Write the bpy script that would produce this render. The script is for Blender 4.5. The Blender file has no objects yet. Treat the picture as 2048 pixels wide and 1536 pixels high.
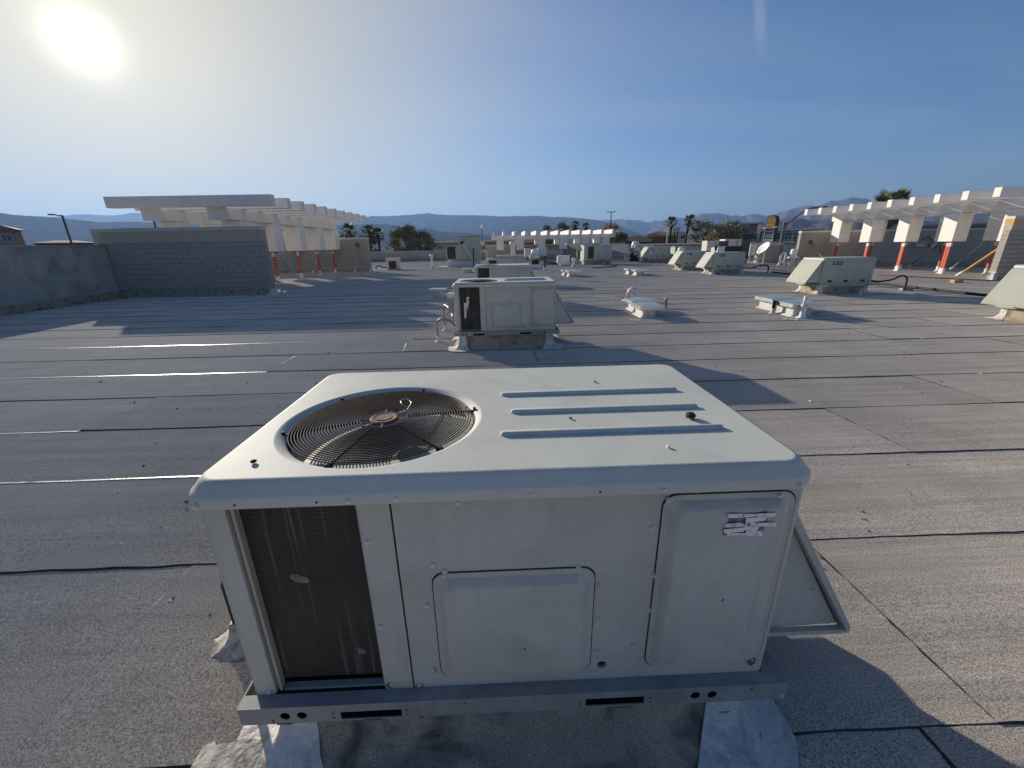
import bpy, bmesh, math, random
from mathutils import Vector, Matrix, noise
random.seed(7)
scene = bpy.context.scene
C = scene.collection
R = math.radians

# ------------------------------------------------------------------ camera
PITCH, YAW, ROLL = 0.326184, -0.0289689, -0.0191352
cam_pos = Vector((0.85175, -1.01658, 1.76997))
cp, sp = math.cos(PITCH), math.sin(PITCH)
f = Vector((0, cp, -sp)); u = Vector((0, sp, cp)); r = Vector((1, 0, 0))
cr, sr = math.cos(ROLL), math.sin(ROLL)
r2 = cr * r + sr * u; u2 = -sr * r + cr * u
rz = Matrix.Rotation(YAW, 3, 'Z')
r2, u2, f2 = rz @ r2, rz @ u2, rz @ f
camd = bpy.data.cameras.new('camera')
camd.sensor_width = 36.0
camd.lens = 36.0 * 823.385 / 2048.0
camd.clip_start = 0.05
camd.clip_end = 60000
cam = bpy.data.objects.new('camera', camd)
C.objects.link(cam)
cam.matrix_world = Matrix(((r2.x, u2.x, -f2.x, cam_pos.x), (r2.y, u2.y, -f2.y, cam_pos.y),
                           (r2.z, u2.z, -f2.z, cam_pos.z), (0, 0, 0, 1)))
scene.camera = cam

# ------------------------------------------------------------------ light
SUN_AZ, SUN_EL = R(-38.4), R(17.0)          # azimuth from +Y towards +X
sun_dir = Vector((math.sin(SUN_AZ) * math.cos(SUN_EL), math.cos(SUN_AZ) * math.cos(SUN_EL), math.sin(SUN_EL)))
sl = bpy.data.lights.new('sun', 'SUN')
sl.energy = 5.0
sl.angle = R(0.53)
sl.color = (1.0, 0.90, 0.76)
so = bpy.data.objects.new('sun', sl)
C.objects.link(so)
so.rotation_euler = sun_dir.to_track_quat('Z', 'Y').to_euler()

world = bpy.data.worlds.new('World')
scene.world = world
world.use_nodes = True
wn = world.node_tree
wn.nodes.clear()
def N(nt, typ, **kw):
    n = nt.nodes.new(typ)
    for k, v in kw.items():
        if k.startswith('i_'):
            n.inputs[int(k[2:])].default_value = v
        else:
            setattr(n, k, v)
    return n
def L(nt, a, b): nt.links.new(a, b)
sky = N(wn, 'ShaderNodeTexSky', sky_type='NISHITA', sun_disc=False)
sky.sun_elevation = SUN_EL
sky.sun_rotation = SUN_AZ
sky.altitude = 800
sky.air_density = 1.0
sky.dust_density = 0.35
sky.ozone_density = 6.0
bg = N(wn, 'ShaderNodeBackground')
bg.inputs[1].default_value = 0.075
tc = N(wn, 'ShaderNodeTexCoord')
# thin cirrus veil: stretched noise on the direction projected on a high plane
sep = N(wn, 'ShaderNodeSeparateXYZ'); L(wn, tc.outputs['Generated'], sep.inputs[0])
zc = N(wn, 'ShaderNodeMath', operation='MAXIMUM'); L(wn, sep.outputs[2], zc.inputs[0]); zc.inputs[1].default_value = 0.0
za = N(wn, 'ShaderNodeMath', operation='ADD'); L(wn, zc.outputs[0], za.inputs[0]); za.inputs[1].default_value = 0.12
dv = N(wn, 'ShaderNodeVectorMath', operation='DIVIDE'); L(wn, tc.outputs['Generated'], dv.inputs[0]); L(wn, za.outputs[0], dv.inputs[1])
mp = N(wn, 'ShaderNodeMapping'); L(wn, dv.outputs[0], mp.inputs[0])
mp.inputs['Rotation'].default_value = (0, 0, R(-24)); mp.inputs['Scale'].default_value = (0.45, 1.5, 0.0)
nz = N(wn, 'ShaderNodeTexNoise'); L(wn, mp.outputs[0], nz.inputs[0])
nz.inputs['Scale'].default_value = 0.9; nz.inputs['Detail'].default_value = 6; nz.inputs['Roughness'].default_value = 0.55; nz.inputs['Distortion'].default_value = 0.5
cr1 = N(wn, 'ShaderNodeMapRange'); L(wn, nz.outputs[0], cr1.inputs[0])
cr1.inputs[1].default_value = 0.42; cr1.inputs[2].default_value = 0.80; cr1.inputs[3].default_value = 0.0; cr1.inputs[4].default_value = 0.22
# closeness to the sun, for the aureole of dusty air
nrm = N(wn, 'ShaderNodeVectorMath', operation='NORMALIZE'); L(wn, tc.outputs['Generated'], nrm.inputs[0])
dp = N(wn, 'ShaderNodeVectorMath', operation='DOT_PRODUCT'); L(wn, nrm.outputs[0], dp.inputs[0]); dp.inputs[1].default_value = sun_dir
dm = N(wn, 'ShaderNodeMath', operation='MAXIMUM'); L(wn, dp.outputs['Value'], dm.inputs[0]); dm.inputs[1].default_value = 0.0
def powr(e, k):
    p = N(wn, 'ShaderNodeMath', operation='POWER'); L(wn, dm.outputs[0], p.inputs[0]); p.inputs[1].default_value = e
    m = N(wn, 'ShaderNodeMath', operation='MULTIPLY'); L(wn, p.outputs[0], m.inputs[0]); m.inputs[1].default_value = k
    return m
p1 = powr(5.4, 0.92); p2 = powr(55.0, 2.3); p3 = powr(1500.0, 9.0)
s2 = N(wn, 'ShaderNodeMath', operation='ADD'); L(wn, p2.outputs[0], s2.inputs[0]); L(wn, p3.outputs[0], s2.inputs[1])
aur = N(wn, 'ShaderNodeMixRGB', blend_type='MULTIPLY'); aur.inputs[0].default_value = 1.0
aur.inputs[1].default_value = (1.0, 0.96, 0.80, 1); L(wn, s2.outputs[0], aur.inputs[2])
cloudc = N(wn, 'ShaderNodeMixRGB', blend_type='MIX'); L(wn, cr1.outputs[0], cloudc.inputs[0])
L(wn, sky.outputs[0], cloudc.inputs[1]); cloudc.inputs[2].default_value = (4.6, 4.9, 5.3, 1)
veil = N(wn, 'ShaderNodeMixRGB', blend_type='MIX'); L(wn, p1.outputs[0], veil.inputs[0])
L(wn, cloudc.outputs[0], veil.inputs[1]); veil.inputs[2].default_value = (6.3, 5.55, 3.75, 1)
addn = N(wn, 'ShaderNodeMixRGB', blend_type='ADD'); addn.inputs[0].default_value = 1.0
L(wn, veil.outputs[0], addn.inputs[1]); L(wn, aur.outputs[0], addn.inputs[2])
# one faint broken contrail high on the right
def vdot(v):
    q = N(wn, 'ShaderNodeVectorMath', operation='DOT_PRODUCT'); L(wn, nrm.outputs[0], q.inputs[0]); q.inputs[1].default_value = v; return q.outputs['Value']
cn = N(wn, 'ShaderNodeTexNoise'); L(wn, nrm.outputs[0], cn.inputs[0]); cn.inputs['Scale'].default_value = 22; cn.inputs['Detail'].default_value = 5
cw = N(wn, 'ShaderNodeMath', operation='MULTIPLY_ADD'); L(wn, cn.outputs[0], cw.inputs[0]); cw.inputs[1].default_value = 0.012; L(wn, vdot((-0.83632, 0.5227, -0.16539)), cw.inputs[2])
cs = N(wn, 'ShaderNodeMath', operation='SUBTRACT'); L(wn, cw.outputs[0], cs.inputs[0]); cs.inputs[1].default_value = 0.006
ca = N(wn, 'ShaderNodeMath', operation='ABSOLUTE'); L(wn, cs.outputs[0], ca.inputs[0])
cm = N(wn, 'ShaderNodeMapRange', interpolation_type='SMOOTHSTEP'); L(wn, ca.outputs[0], cm.inputs[0]); cm.inputs[1].default_value = 0.002; cm.inputs[2].default_value = 0.012; cm.inputs[3].default_value = 1; cm.inputs[4].default_value = 0
cl_ = N(wn, 'ShaderNodeMapRange', interpolation_type='SMOOTHSTEP'); L(wn, vdot((-0.28775, -0.16172, 0.94395)), cl_.inputs[0]); cl_.inputs[1].default_value = 0.0; cl_.inputs[2].default_value = 0.06; cl_.inputs[3].default_value = 0; cl_.inputs[4].default_value = 0.20
cp_ = N(wn, 'ShaderNodeMath', operation='MULTIPLY'); L(wn, cm.outputs[0], cp_.inputs[0]); L(wn, cl_.outputs[0], cp_.inputs[1])
front = N(wn, 'ShaderNodeMapRange'); L(wn, vdot((0.44741, 0.82505, 0.34513)), front.inputs[0]); front.inputs[1].default_value = 0.85; front.inputs[2].default_value = 0.93
cq = N(wn, 'ShaderNodeMath', operation='MULTIPLY'); L(wn, cp_.outputs[0], cq.inputs[0]); L(wn, front.outputs[0], cq.inputs[1])
trail = N(wn, 'ShaderNodeMixRGB', blend_type='MIX'); L(wn, cq.outputs[0], trail.inputs[0]); L(wn, addn.outputs[0], trail.inputs[1]); trail.inputs[2].default_value = (5.0, 5.2, 5.5, 1)
# paler air towards the horizon
hz1 = N(wn, 'ShaderNodeMath', operation='SUBTRACT'); hz1.inputs[0].default_value = 1.0; L(wn, zc.outputs[0], hz1.inputs[1])
hz2 = N(wn, 'ShaderNodeMath', operation='POWER'); L(wn, hz1.outputs[0], hz2.inputs[0]); hz2.inputs[1].default_value = 11.0
hzp = powr(3.0, 0.5)
hza = N(wn, 'ShaderNodeMath', operation='ADD'); L(wn, hzp.outputs[0], hza.inputs[0]); hza.inputs[1].default_value = 0.34
hz3 = N(wn, 'ShaderNodeMath', operation='MULTIPLY'); L(wn, hz2.outputs[0], hz3.inputs[0]); L(wn, hza.outputs[0], hz3.inputs[1])
hzm = N(wn, 'ShaderNodeMixRGB', blend_type='MIX'); L(wn, hz3.outputs[0], hzm.inputs[0]); L(wn, trail.outputs[0], hzm.inputs[1]); hzm.inputs[2].default_value = (5.8, 5.3, 4.1, 1)
L(wn, hzm.outputs[0], bg.inputs[0])
wo = N(wn, 'ShaderNodeOutputWorld'); L(wn, bg.outputs[0], wo.inputs[0])

scene.view_settings.view_transform = 'Standard'
scene.view_settings.look = 'None'
scene.view_settings.gamma = 1.0
scene.view_settings.use_curve_mapping = False
scene.view_settings.exposure = 0.62

HAZE_DENSITY = 8.0e-5

# ------------------------------------------------------------------ materials
def mat(name, col, rough=0.6, metal=0.0, vs=6.0, va=0.12, bs=60.0, bst=0.0, bd=0.004, vs2=None, va2=0.0, spec=0.4,
        dirt=None, dirts=1.5, dirta=0.5, world_co=False, streak=None):
    m = bpy.data.materials.new(name)
    m.use_nodes = True
    nt = m.node_tree
    b = nt.nodes['Principled BSDF']
    b.inputs['Roughness'].default_value = rough
    b.inputs['Metallic'].default_value = metal
    b.inputs['Specular IOR Level'].default_value = spec
    if world_co:
        g = N(nt, 'ShaderNodeNewGeometry'); co = g.outputs['Position']
    else:
        t = N(nt, 'ShaderNodeTexCoord'); co = t.outputs['Object']
    def noisef(s, det=5, dist=0.0):
        n = N(nt, 'ShaderNodeTexNoise'); L(nt, co, n.inputs['Vector'])
        n.inputs['Scale'].default_value = s; n.inputs['Detail'].default_value = det; n.inputs['Distortion'].default_value = dist
        return n.outputs[0]
    def shade(inp, nf, amt):
        mr = N(nt, 'ShaderNodeMapRange'); L(nt, nf, mr.inputs[0])
        mr.inputs[1].default_value = 0.3; mr.inputs[2].default_value = 0.7
        mr.inputs[3].default_value = 1 - amt; mr.inputs[4].default_value = 1 + amt
        mx = N(nt, 'ShaderNodeVectorMath', operation='SCALE')
        if isinstance(inp, tuple): mx.inputs[0].default_value = inp
        else: L(nt, inp, mx.inputs[0])
        L(nt, mr.outputs[0], mx.inputs['Scale'])
        return mx.outputs[0]
    c = shade(tuple(col), noisef(vs), va)
    if vs2: c = shade(c, noisef(vs2, 3), va2)
    if dirt:
        nf = noisef(dirts, 6, 0.8)
        mr = N(nt, 'ShaderNodeMapRange'); L(nt, nf, mr.inputs[0])
        mr.inputs[1].default_value = 0.5; mr.inputs[2].default_value = 0.72; mr.inputs[3].default_value = 0; mr.inputs[4].default_value = dirta
        mx = N(nt, 'ShaderNodeMixRGB'); L(nt, mr.outputs[0], mx.inputs[0]); L(nt, c, mx.inputs[1]); mx.inputs[2].default_value = (*dirt, 1)
        c = mx.outputs[0]
    if streak:
        mpp = N(nt, 'ShaderNodeMapping'); L(nt, co, mpp.inputs[0]); mpp.inputs['Scale'].default_value = (26, 26, 1.3)
        nn = N(nt, 'ShaderNodeTexNoise'); L(nt, mpp.outputs[0], nn.inputs[0]); nn.inputs['Scale'].default_value = 1; nn.inputs['Detail'].default_value = 5
        mr = N(nt, 'ShaderNodeMapRange'); L(nt, nn.outputs[0], mr.inputs[0])
        mr.inputs[1].default_value = 0.56; mr.inputs[2].default_value = 0.80; mr.inputs[3].default_value = 0; mr.inputs[4].default_value = 0.45
        mx = N(nt, 'ShaderNodeMixRGB'); L(nt, mr.outputs[0], mx.inputs[0]); L(nt, c, mx.inputs[1]); mx.inputs[2].default_value = (*streak, 1)
        c = mx.outputs[0]
    L(nt, c, b.inputs['Base Color'])
    if bst > 0:
        bp = N(nt, 'ShaderNodeBump'); bp.inputs['Strength'].default_value = bst; bp.inputs['Distance'].default_value = bd
        L(nt, noisef(bs, 3), bp.inputs['Height']); L(nt, bp.outputs[0], b.inputs['Normal'])
    return m

M = {}
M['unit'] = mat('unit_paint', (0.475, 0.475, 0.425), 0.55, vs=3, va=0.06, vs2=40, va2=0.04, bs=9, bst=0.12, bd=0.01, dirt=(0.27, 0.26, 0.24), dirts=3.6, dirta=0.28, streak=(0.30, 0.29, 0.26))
M['rail'] = mat('shaded_rail_paint', (0.27, 0.28, 0.275), 0.5, vs=5, va=0.1, vs2=40, va2=0.06, dirt=(0.16, 0.15, 0.14), dirts=6, dirta=0.6, streak=(0.2, 0.2, 0.19))  # unit paint darkened for the rail, ledge shadow painted into its colour
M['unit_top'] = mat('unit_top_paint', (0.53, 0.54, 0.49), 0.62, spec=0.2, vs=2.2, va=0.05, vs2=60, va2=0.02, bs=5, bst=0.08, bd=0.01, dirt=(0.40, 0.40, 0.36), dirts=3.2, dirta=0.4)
M['unit_b'] = mat('unit_paint_green_grey', (0.36, 0.40, 0.35), 0.5, vs=2.0, va=0.06, vs2=30, va2=0.03, dirt=(0.22, 0.24, 0.22), dirts=2.5, dirta=0.3)
M['hood'] = mat('hood_paint', (0.345, 0.362, 0.305), 0.5, vs=2.0, va=0.06, dirt=(0.3, 0.3, 0.25), dirts=2.0, dirta=0.3)
M['black'] = mat('black_void', (0.012, 0.012, 0.013), 0.9, va=0.2)
M['wire'] = mat('rusty_wire', (0.042, 0.027, 0.020), 0.7, metal=0.0, spec=0.15, vs=12, va=0.3)
M['rust'] = mat('rusted_metal', (0.17, 0.085, 0.06), 0.8, vs=25, va=0.35, bst=0.2)
M['fanblade'] = mat('fan_blade_metal', (0.016, 0.013, 0.012), 0.85, metal=0.0, spec=0.05, vs=8, va=0.3)
M['mastic'] = mat('cracked_grey_mastic', (0.40, 0.37, 0.33), 0.75, vs=30, va=0.3, bs=60, bst=0.6, bd=0.008, dirt=(0.10, 0.09, 0.085), dirts=22, dirta=0.9)
M['galv'] = mat('galvanized_steel', (0.46, 0.50, 0.50), 0.38, metal=0.6, vs=14, va=0.12, dirt=(0.3, 0.32, 0.32), dirts=6, dirta=0.5)
M['galvdirty'] = mat('weathered_galvanized_steel', (0.30, 0.31, 0.31), 0.55, metal=0.3, vs=14, va=0.2, dirt=(0.16, 0.15, 0.14), dirts=5, dirta=0.7)
M['screw'] = mat('zinc_screw', (0.62, 0.62, 0.60), 0.45, metal=0.3)
M['crushed'] = mat('crushed_fins', (0.20, 0.185, 0.165), 0.8, vs=70, va=0.5)
M['dung'] = mat('dark_brown_dirt', (0.035, 0.022, 0.016), 0.9, vs=60, va=0.4)
M['gasket'] = mat('dark_joint', (0.02, 0.022, 0.025), 0.9)
M['paper'] = mat('peeling_label_paper', (0.82, 0.78, 0.78), 0.8, vs=60, va=0.12, dirt=(0.25, 0.22, 0.22), dirts=45, dirta=0.8)
M['white'] = mat('white_stucco', (0.77, 0.75, 0.71), 0.85, vs=3, va=0.04, bs=40, bst=0.25, bd=0.006, dirt=(0.55, 0.53, 0.5), dirts=1.2, dirta=0.35)
M['whitepaint'] = mat('white_roof_coating', (0.58, 0.565, 0.54), 0.7, vs=8, va=0.14, vs2=60, va2=0.12, bs=35, bst=0.7, bd=0.014, dirt=(0.22, 0.21, 0.20), dirts=8, dirta=0.8)
M['coping'] = mat('coping_metal', (0.50, 0.49, 0.44), 0.45, vs=3, va=0.06)
M['tan'] = mat('tan_stucco', (0.42, 0.37, 0.28), 0.9, vs=4, va=0.07, bs=40, bst=0.3, bd=0.006)
M['ochre'] = mat('ochre_coping', (0.55, 0.32, 0.08), 0.8, vs=4, va=0.08)
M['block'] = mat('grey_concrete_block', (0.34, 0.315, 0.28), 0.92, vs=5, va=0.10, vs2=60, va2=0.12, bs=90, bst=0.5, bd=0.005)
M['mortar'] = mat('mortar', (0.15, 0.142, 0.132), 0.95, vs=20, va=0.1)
M['redpost'] = mat('red_primer_steel', (0.46, 0.085, 0.04), 0.55, vs=6, va=0.12)
M['brace'] = mat('galvanized_brace', (0.36, 0.36, 0.34), 0.5, metal=0.4, vs=5, va=0.15)
M['bracewood'] = mat('ochre_painted_brace', (0.48, 0.24, 0.06), 0.6, vs=6, va=0.15)
M['pvc'] = mat('white_pvc', (0.66, 0.66, 0.65), 0.5, vs=9, va=0.1, dirt=(0.4, 0.4, 0.4), dirts=9, dirta=0.5)
M['conduit'] = mat('grey_conduit', (0.22, 0.22, 0.23), 0.5, metal=0.4, vs=15, va=0.2)
M['blackpipe'] = mat('black_insulated_pipe', (0.02, 0.02, 0.022), 0.7, va=0.2)
M['gaspipe'] = mat('rusty_gas_pipe', (0.24, 0.10, 0.06), 0.7, vs=8, va=0.3)
M['wood'] = mat('wood_block', (0.45, 0.33, 0.18), 0.85, vs=12, va=0.2)
M['logo'] = mat('black_name_plate', (0.015, 0.017, 0.022), 0.4)
M['letter'] = mat('white_lettering', (0.75, 0.76, 0.78), 0.5)
M['dark'] = mat('dark_grille_and_well_shade', (0.03, 0.032, 0.035), 0.8, va=0.3, vs=30)
M['bird'] = mat('black_feathers', (0.012, 0.012, 0.016), 0.5, va=0.3, vs=40)
M['tar'] = mat('black_tar', (0.022, 0.021, 0.022), 0.55, vs=30, va=0.4, bs=120, bst=0.5, bd=0.004, world_co=True)
M['lap_glint'] = mat('painted_lap_glint', (0.62, 0.60, 0.52), 0.35, vs=14, va=0.3, bs=60, bst=0.5, bd=0.004, dirt=(0.08, 0.08, 0.08), dirts=9, dirta=1.0, world_co=True)  # whitish lap strips: sun glint on the seam edges, painted as colour
M['curb'] = mat('granulated_curb_flashing', (0.36, 0.30, 0.225), 0.95, vs=200, va=0.45, vs2=6, va2=0.14, bs=200, bst=0.6, bd=0.004, dirt=(0.045, 0.042, 0.044), dirts=5.5, dirta=0.8, world_co=True)
M['lampmetal'] = mat('dark_lamp_metal', (0.06, 0.065, 0.08), 0.5, metal=0.4)
M['lampwhite'] = mat('pale_lamp_metal', (0.5, 0.5, 0.5), 0.5)

def roof_material(name, base, k=1.0):
    m = bpy.data.materials.new(name); m.use_nodes = True
    nt = m.node_tree; b = nt.nodes['Principled BSDF']
    b.inputs['Roughness'].default_value = 0.93
    b.inputs['Diffuse Roughness'].default_value = 1.0
    b.inputs['Specular IOR Level'].default_value = 0.06
    g = N(nt, 'ShaderNodeNewGeometry'); co = g.outputs['Position']
    oi = N(nt, 'ShaderNodeObjectInfo')
    vo = N(nt, 'ShaderNodeTexNoise'); L(nt, co, vo.inputs['Vector']); vo.inputs['Scale'].default_value = 150; vo.inputs['Detail'].default_value = 3; vo.inputs['Roughness'].default_value = 0.75
    gr = N(nt, 'ShaderNodeMapRange'); L(nt, vo.outputs[0], gr.inputs[0])
    gr.inputs[1].default_value = 0.33; gr.inputs[2].default_value = 0.67; gr.inputs[3].default_value = 0.35; gr.inputs[4].default_value = 1.65
    n2 = N(nt, 'ShaderNodeTexNoise'); L(nt, co, n2.inputs['Vector']); n2.inputs['Scale'].default_value = 0.9; n2.inputs['Detail'].default_value = 7; n2.inputs['Roughness'].default_value = 0.62
    g2 = N(nt, 'ShaderNodeMapRange'); L(nt, n2.outputs[0], g2.inputs[0])
    g2.inputs[1].default_value = 0.3; g2.inputs[2].default_value = 0.72; g2.inputs[3].default_value = 0.84; g2.inputs[4].default_value = 1.14
    # streaks along the rolls
    mpn = N(nt, 'ShaderNodeMapping'); L(nt, co, mpn.inputs[0]); mpn.inputs['Scale'].default_value = (0.35, 5.0, 1)
    n3 = N(nt, 'ShaderNodeTexNoise'); L(nt, mpn.outputs[0], n3.inputs['Vector']); n3.inputs['Scale'].default_value = 1.0; n3.inputs['Detail'].default_value = 4
    g3 = N(nt, 'ShaderNodeMapRange'); L(nt, n3.outputs[0], g3.inputs[0])
    g3.inputs[1].default_value = 0.3; g3.inputs[2].default_value = 0.7; g3.inputs[3].default_value = 0.93; g3.inputs[4].default_value = 1.07
    g4 = N(nt, 'ShaderNodeMapRange'); L(nt, oi.outputs['Random'], g4.inputs[0]); g4.inputs[3].default_value = 0.92; g4.inputs[4].default_value = 1.09
    def mul(a, c):
        q = N(nt, 'ShaderNodeMath', operation='MULTIPLY'); L(nt, a, q.inputs[0]); L(nt, c, q.inputs[1]); return q.outputs[0]
    s = mul(mul(gr.outputs[0], g2.outputs[0]), mul(g3.outputs[0], g4.outputs[0]))
    sc = N(nt, 'ShaderNodeVectorMath', operation='SCALE'); sc.inputs[0].default_value = base; L(nt, s, sc.inputs['Scale'])
    # dark scuffs
    n5 = N(nt, 'ShaderNodeTexNoise'); L(nt, co, n5.inputs['Vector']); n5.inputs['Scale'].default_value = 3.3; n5.inputs['Detail'].default_value = 9; n5.inputs['Roughness'].default_value = 0.7; n5.inputs['Distortion'].default_value = 1.2
    g5 = N(nt, 'ShaderNodeMapRange'); L(nt, n5.outputs[0], g5.inputs[0]); g5.inputs[1].default_value = 0.66; g5.inputs[2].default_value = 0.76; g5.inputs[3].default_value = 0; g5.inputs[4].default_value = 0.55
    mx = N(nt, 'ShaderNodeMixRGB'); L(nt, g5.outputs[0], mx.inputs[0]); L(nt, sc.outputs[0], mx.inputs[1]); mx.inputs[2].default_value = (0.05, 0.05, 0.055, 1)
    L(nt, mx.outputs[0], b.inputs['Base Color'])
    bp = N(nt, 'ShaderNodeBump'); bp.inputs['Strength'].default_value = 0.55; bp.inputs['Distance'].default_value = 0.004
    L(nt, vo.outputs[0], bp.inputs['Height'])
    bp2 = N(nt, 'ShaderNodeBump'); bp2.inputs['Strength'].default_value = 0.5; bp2.inputs['Distance'].default_value = 0.03
    L(nt, n3.outputs[0], bp2.inputs['Height']); L(nt, bp.outputs[0], bp2.inputs['Normal'])
    L(nt, bp2.outputs[0], b.inputs['Normal'])
    return m
M['roof'] = roof_material('granulated_cap_sheet', (0.47, 0.418, 0.36))

def coil_material():
    m = bpy.data.materials.new('condenser_coil_fins'); m.use_nodes = True
    nt = m.node_tree; b = nt.nodes['Principled BSDF']
    b.inputs['Roughness'].default_value = 0.55; b.inputs['Metallic'].default_value = 0.2
    t = N(nt, 'ShaderNodeTexCoord'); co = t.outputs['Object']
    w = N(nt, 'ShaderNodeTexWave', bands_direction='Z'); L(nt, co, w.inputs[0]); w.inputs['Scale'].default_value = 34; w.inputs['Distortion'].default_value = 0.15
    a = N(nt, 'ShaderNodeMapRange'); L(nt, w.outputs[1], a.inputs[0]); a.inputs[3].default_value = 0.5; a.inputs[4].default_value = 1.5
    mpn = N(nt, 'ShaderNodeMapping'); L(nt, co, mpn.inputs[0]); mpn.inputs['Scale'].default_value = (75, 75, 1.8)
    n = N(nt, 'ShaderNodeTexNoise'); L(nt, mpn.outputs[0], n.inputs[0]); n.inputs['Scale'].default_value = 1; n.inputs['Detail'].default_value = 5
    s = N(nt, 'ShaderNodeMapRange'); L(nt, n.outputs[0], s.inputs[0]); s.inputs[1].default_value = 0.57; s.inputs[2].default_value = 0.74; s.inputs[3].default_value = 0; s.inputs[4].default_value = 0.6
    n2 = N(nt, 'ShaderNodeTexNoise'); L(nt, co, n2.inputs[0]); n2.inputs['Scale'].default_value = 4; n2.inputs['Detail'].default_value = 4
    s2 = N(nt, 'ShaderNodeMapRange'); L(nt, n2.outputs[0], s2.inputs[0]); s2.inputs[1].default_value = 0.3; s2.inputs[2].default_value = 0.7; s2.inputs[3].default_value = 0.7; s2.inputs[4].default_value = 1.3
    mm = N(nt, 'ShaderNodeMath', operation='MULTIPLY'); L(nt, a.outputs[0], mm.inputs[0]); L(nt, s2.outputs[0], mm.inputs[1])
    sc = N(nt, 'ShaderNodeVectorMath', operation='SCALE'); sc.inputs[0].default_value = (0.034, 0.029, 0.026); L(nt, mm.outputs[0], sc.inputs['Scale'])
    mx = N(nt, 'ShaderNodeMixRGB'); L(nt, s.outputs[0], mx.inputs[0]); L(nt, sc.outputs[0], mx.inputs[1]); mx.inputs[2].default_value = (0.22, 0.20, 0.19, 1)
    L(nt, mx.outputs[0], b.inputs['Base Color'])
    bp = N(nt, 'ShaderNodeBump'); bp.inputs['Strength'].default_value = 0.6; bp.inputs['Distance'].default_value = 0.003
    L(nt, w.outputs[1], bp.inputs['Height']); L(nt, bp.outputs[0], b.inputs['Normal'])
    return m
M['coil'] = coil_material()

# ------------------------------------------------------------------ mesh helpers
class MB:
    def __init__(s): s.v = []; s.f = []; s.m = []
    def add(s, vs, fs, mi=0):
        o = len(s.v); s.v += [tuple(x) for x in vs]
        for q in fs: s.f.append(tuple(i + o for i in q)); s.m.append(mi)
        return s
    def box(s, a, b, mi=0):
        x0, y0, z0 = a; x1, y1, z1 = b
        return s.add([(x0, y0, z0), (x1, y0, z0), (x1, y1, z0), (x0, y1, z0), (x0, y0, z1), (x1, y0, z1), (x1, y1, z1), (x0, y1, z1)],
                     [(0, 3, 2, 1), (4, 5, 6, 7), (0, 1, 5, 4), (1, 2, 6, 5), (2, 3, 7, 6), (3, 0, 4, 7)], mi)
    def loops(s, lps, cap0=True, cap1=True, closed=True, mi=0):
        n = len(lps[0]); vs = [p for l in lps for p in l]; fs = []
        for k in range(len(lps) - 1):
            for i in range(n if closed else n - 1):
                j = (i + 1) % n
                fs.append((k * n + i, k * n + j, (k + 1) * n + j, (k + 1) * n + i))
        if cap0: fs.append(tuple(reversed(range(n))))
        if cap1: fs.append(tuple((len(lps) - 1) * n + i for i in range(n)))
        return s.add(vs, fs, mi)
    def tube(s, path, rad, n=8, caps=True, mi=0):
        path = [Vector(p) for p in path]; lps = []
        up = Vector((0.13, 0.21, 0.97)).normalized()
        for i, p in enumerate(path):
            t = (path[min(i + 1, len(path) - 1)] - path[max(i - 1, 0)]).normalized()
            a = t.cross(up)
            if a.length < 1e-3: a = t.cross(Vector((1, 0, 0)))
            a.normalize(); b = t.cross(a).normalized()
            rr_ = rad[i] if isinstance(rad, (list, tuple)) else rad
            lps.append([p + a * math.cos(2 * math.pi * k / n) * rr_ + b * math.sin(2 * math.pi * k / n) * rr_ for k in range(n)])
        return s.loops(lps, caps, caps, mi=mi)
    def lathe(s, prof, cx=0, cy=0, n=20, mi=0, cap0=True, cap1=True):
        return s.loops([[(cx + r_ * math.cos(2 * math.pi * k / n), cy + r_ * math.sin(2 * math.pi * k / n), z) for k in range(n)] for r_, z in prof], cap0, cap1, mi=mi)
    def mesh(s, name, mats, smooth=False, bevel=0.0, seg=2):
        me = bpy.data.meshes.new(name)
        me.from_pydata(s.v, [], s.f)
        for m_ in (mats if isinstance(mats, (list, tuple)) else [mats]): me.materials.append(m_)
        me.polygons.foreach_set('material_index', s.m)
        bm = bmesh.new(); bm.from_mesh(me)
        bmesh.ops.remove_doubles(bm, verts=bm.verts, dist=1e-6)
        bmesh.ops.recalc_face_normals(bm, faces=bm.faces)
        if bevel > 0:
            bmesh.ops.bevel(bm, geom=list(bm.edges), offset=bevel, segments=seg, affect='EDGES', profile=0.6)
        bm.to_mesh(me); bm.free()
        if smooth:
            me.polygons.foreach_set('use_smooth', [True] * len(me.polygons))
        me.update()
        return me
def ob(name, me, parent=None, loc=(0, 0, 0), rot=(0, 0, 0), label=None):
    o = bpy.data.objects.new(name, me); C.objects.link(o)
    if parent: o.parent = parent
    o.location = loc; o.rotation_euler = rot
    if label: o['label'] = label
    return o
def part(name, mb, mats, parent=None, smooth=False, bevel=0.0, loc=(0, 0, 0), label=None, seg=2):
    return ob(name, mb.mesh(name, mats, smooth, bevel, seg), parent, loc, label=label)
def thing(name, label, cat, loc=(0, 0, 0), rz_=0.0, group=None):
    o = bpy.data.objects.new(name, None); C.objects.link(o); o.empty_display_size = 0.2
    o.location = loc; o.rotation_euler = (0, 0, rz_); o['label'] = label; o['category'] = cat
    if group: o['group'] = group
    return o
def tag(o, label=None, cat=None, group=None, kind=None):
    if label: o['label'] = label
    if cat: o['category'] = cat
    if group: o['group'] = group
    if kind: o['kind'] = kind
    return o
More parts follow.
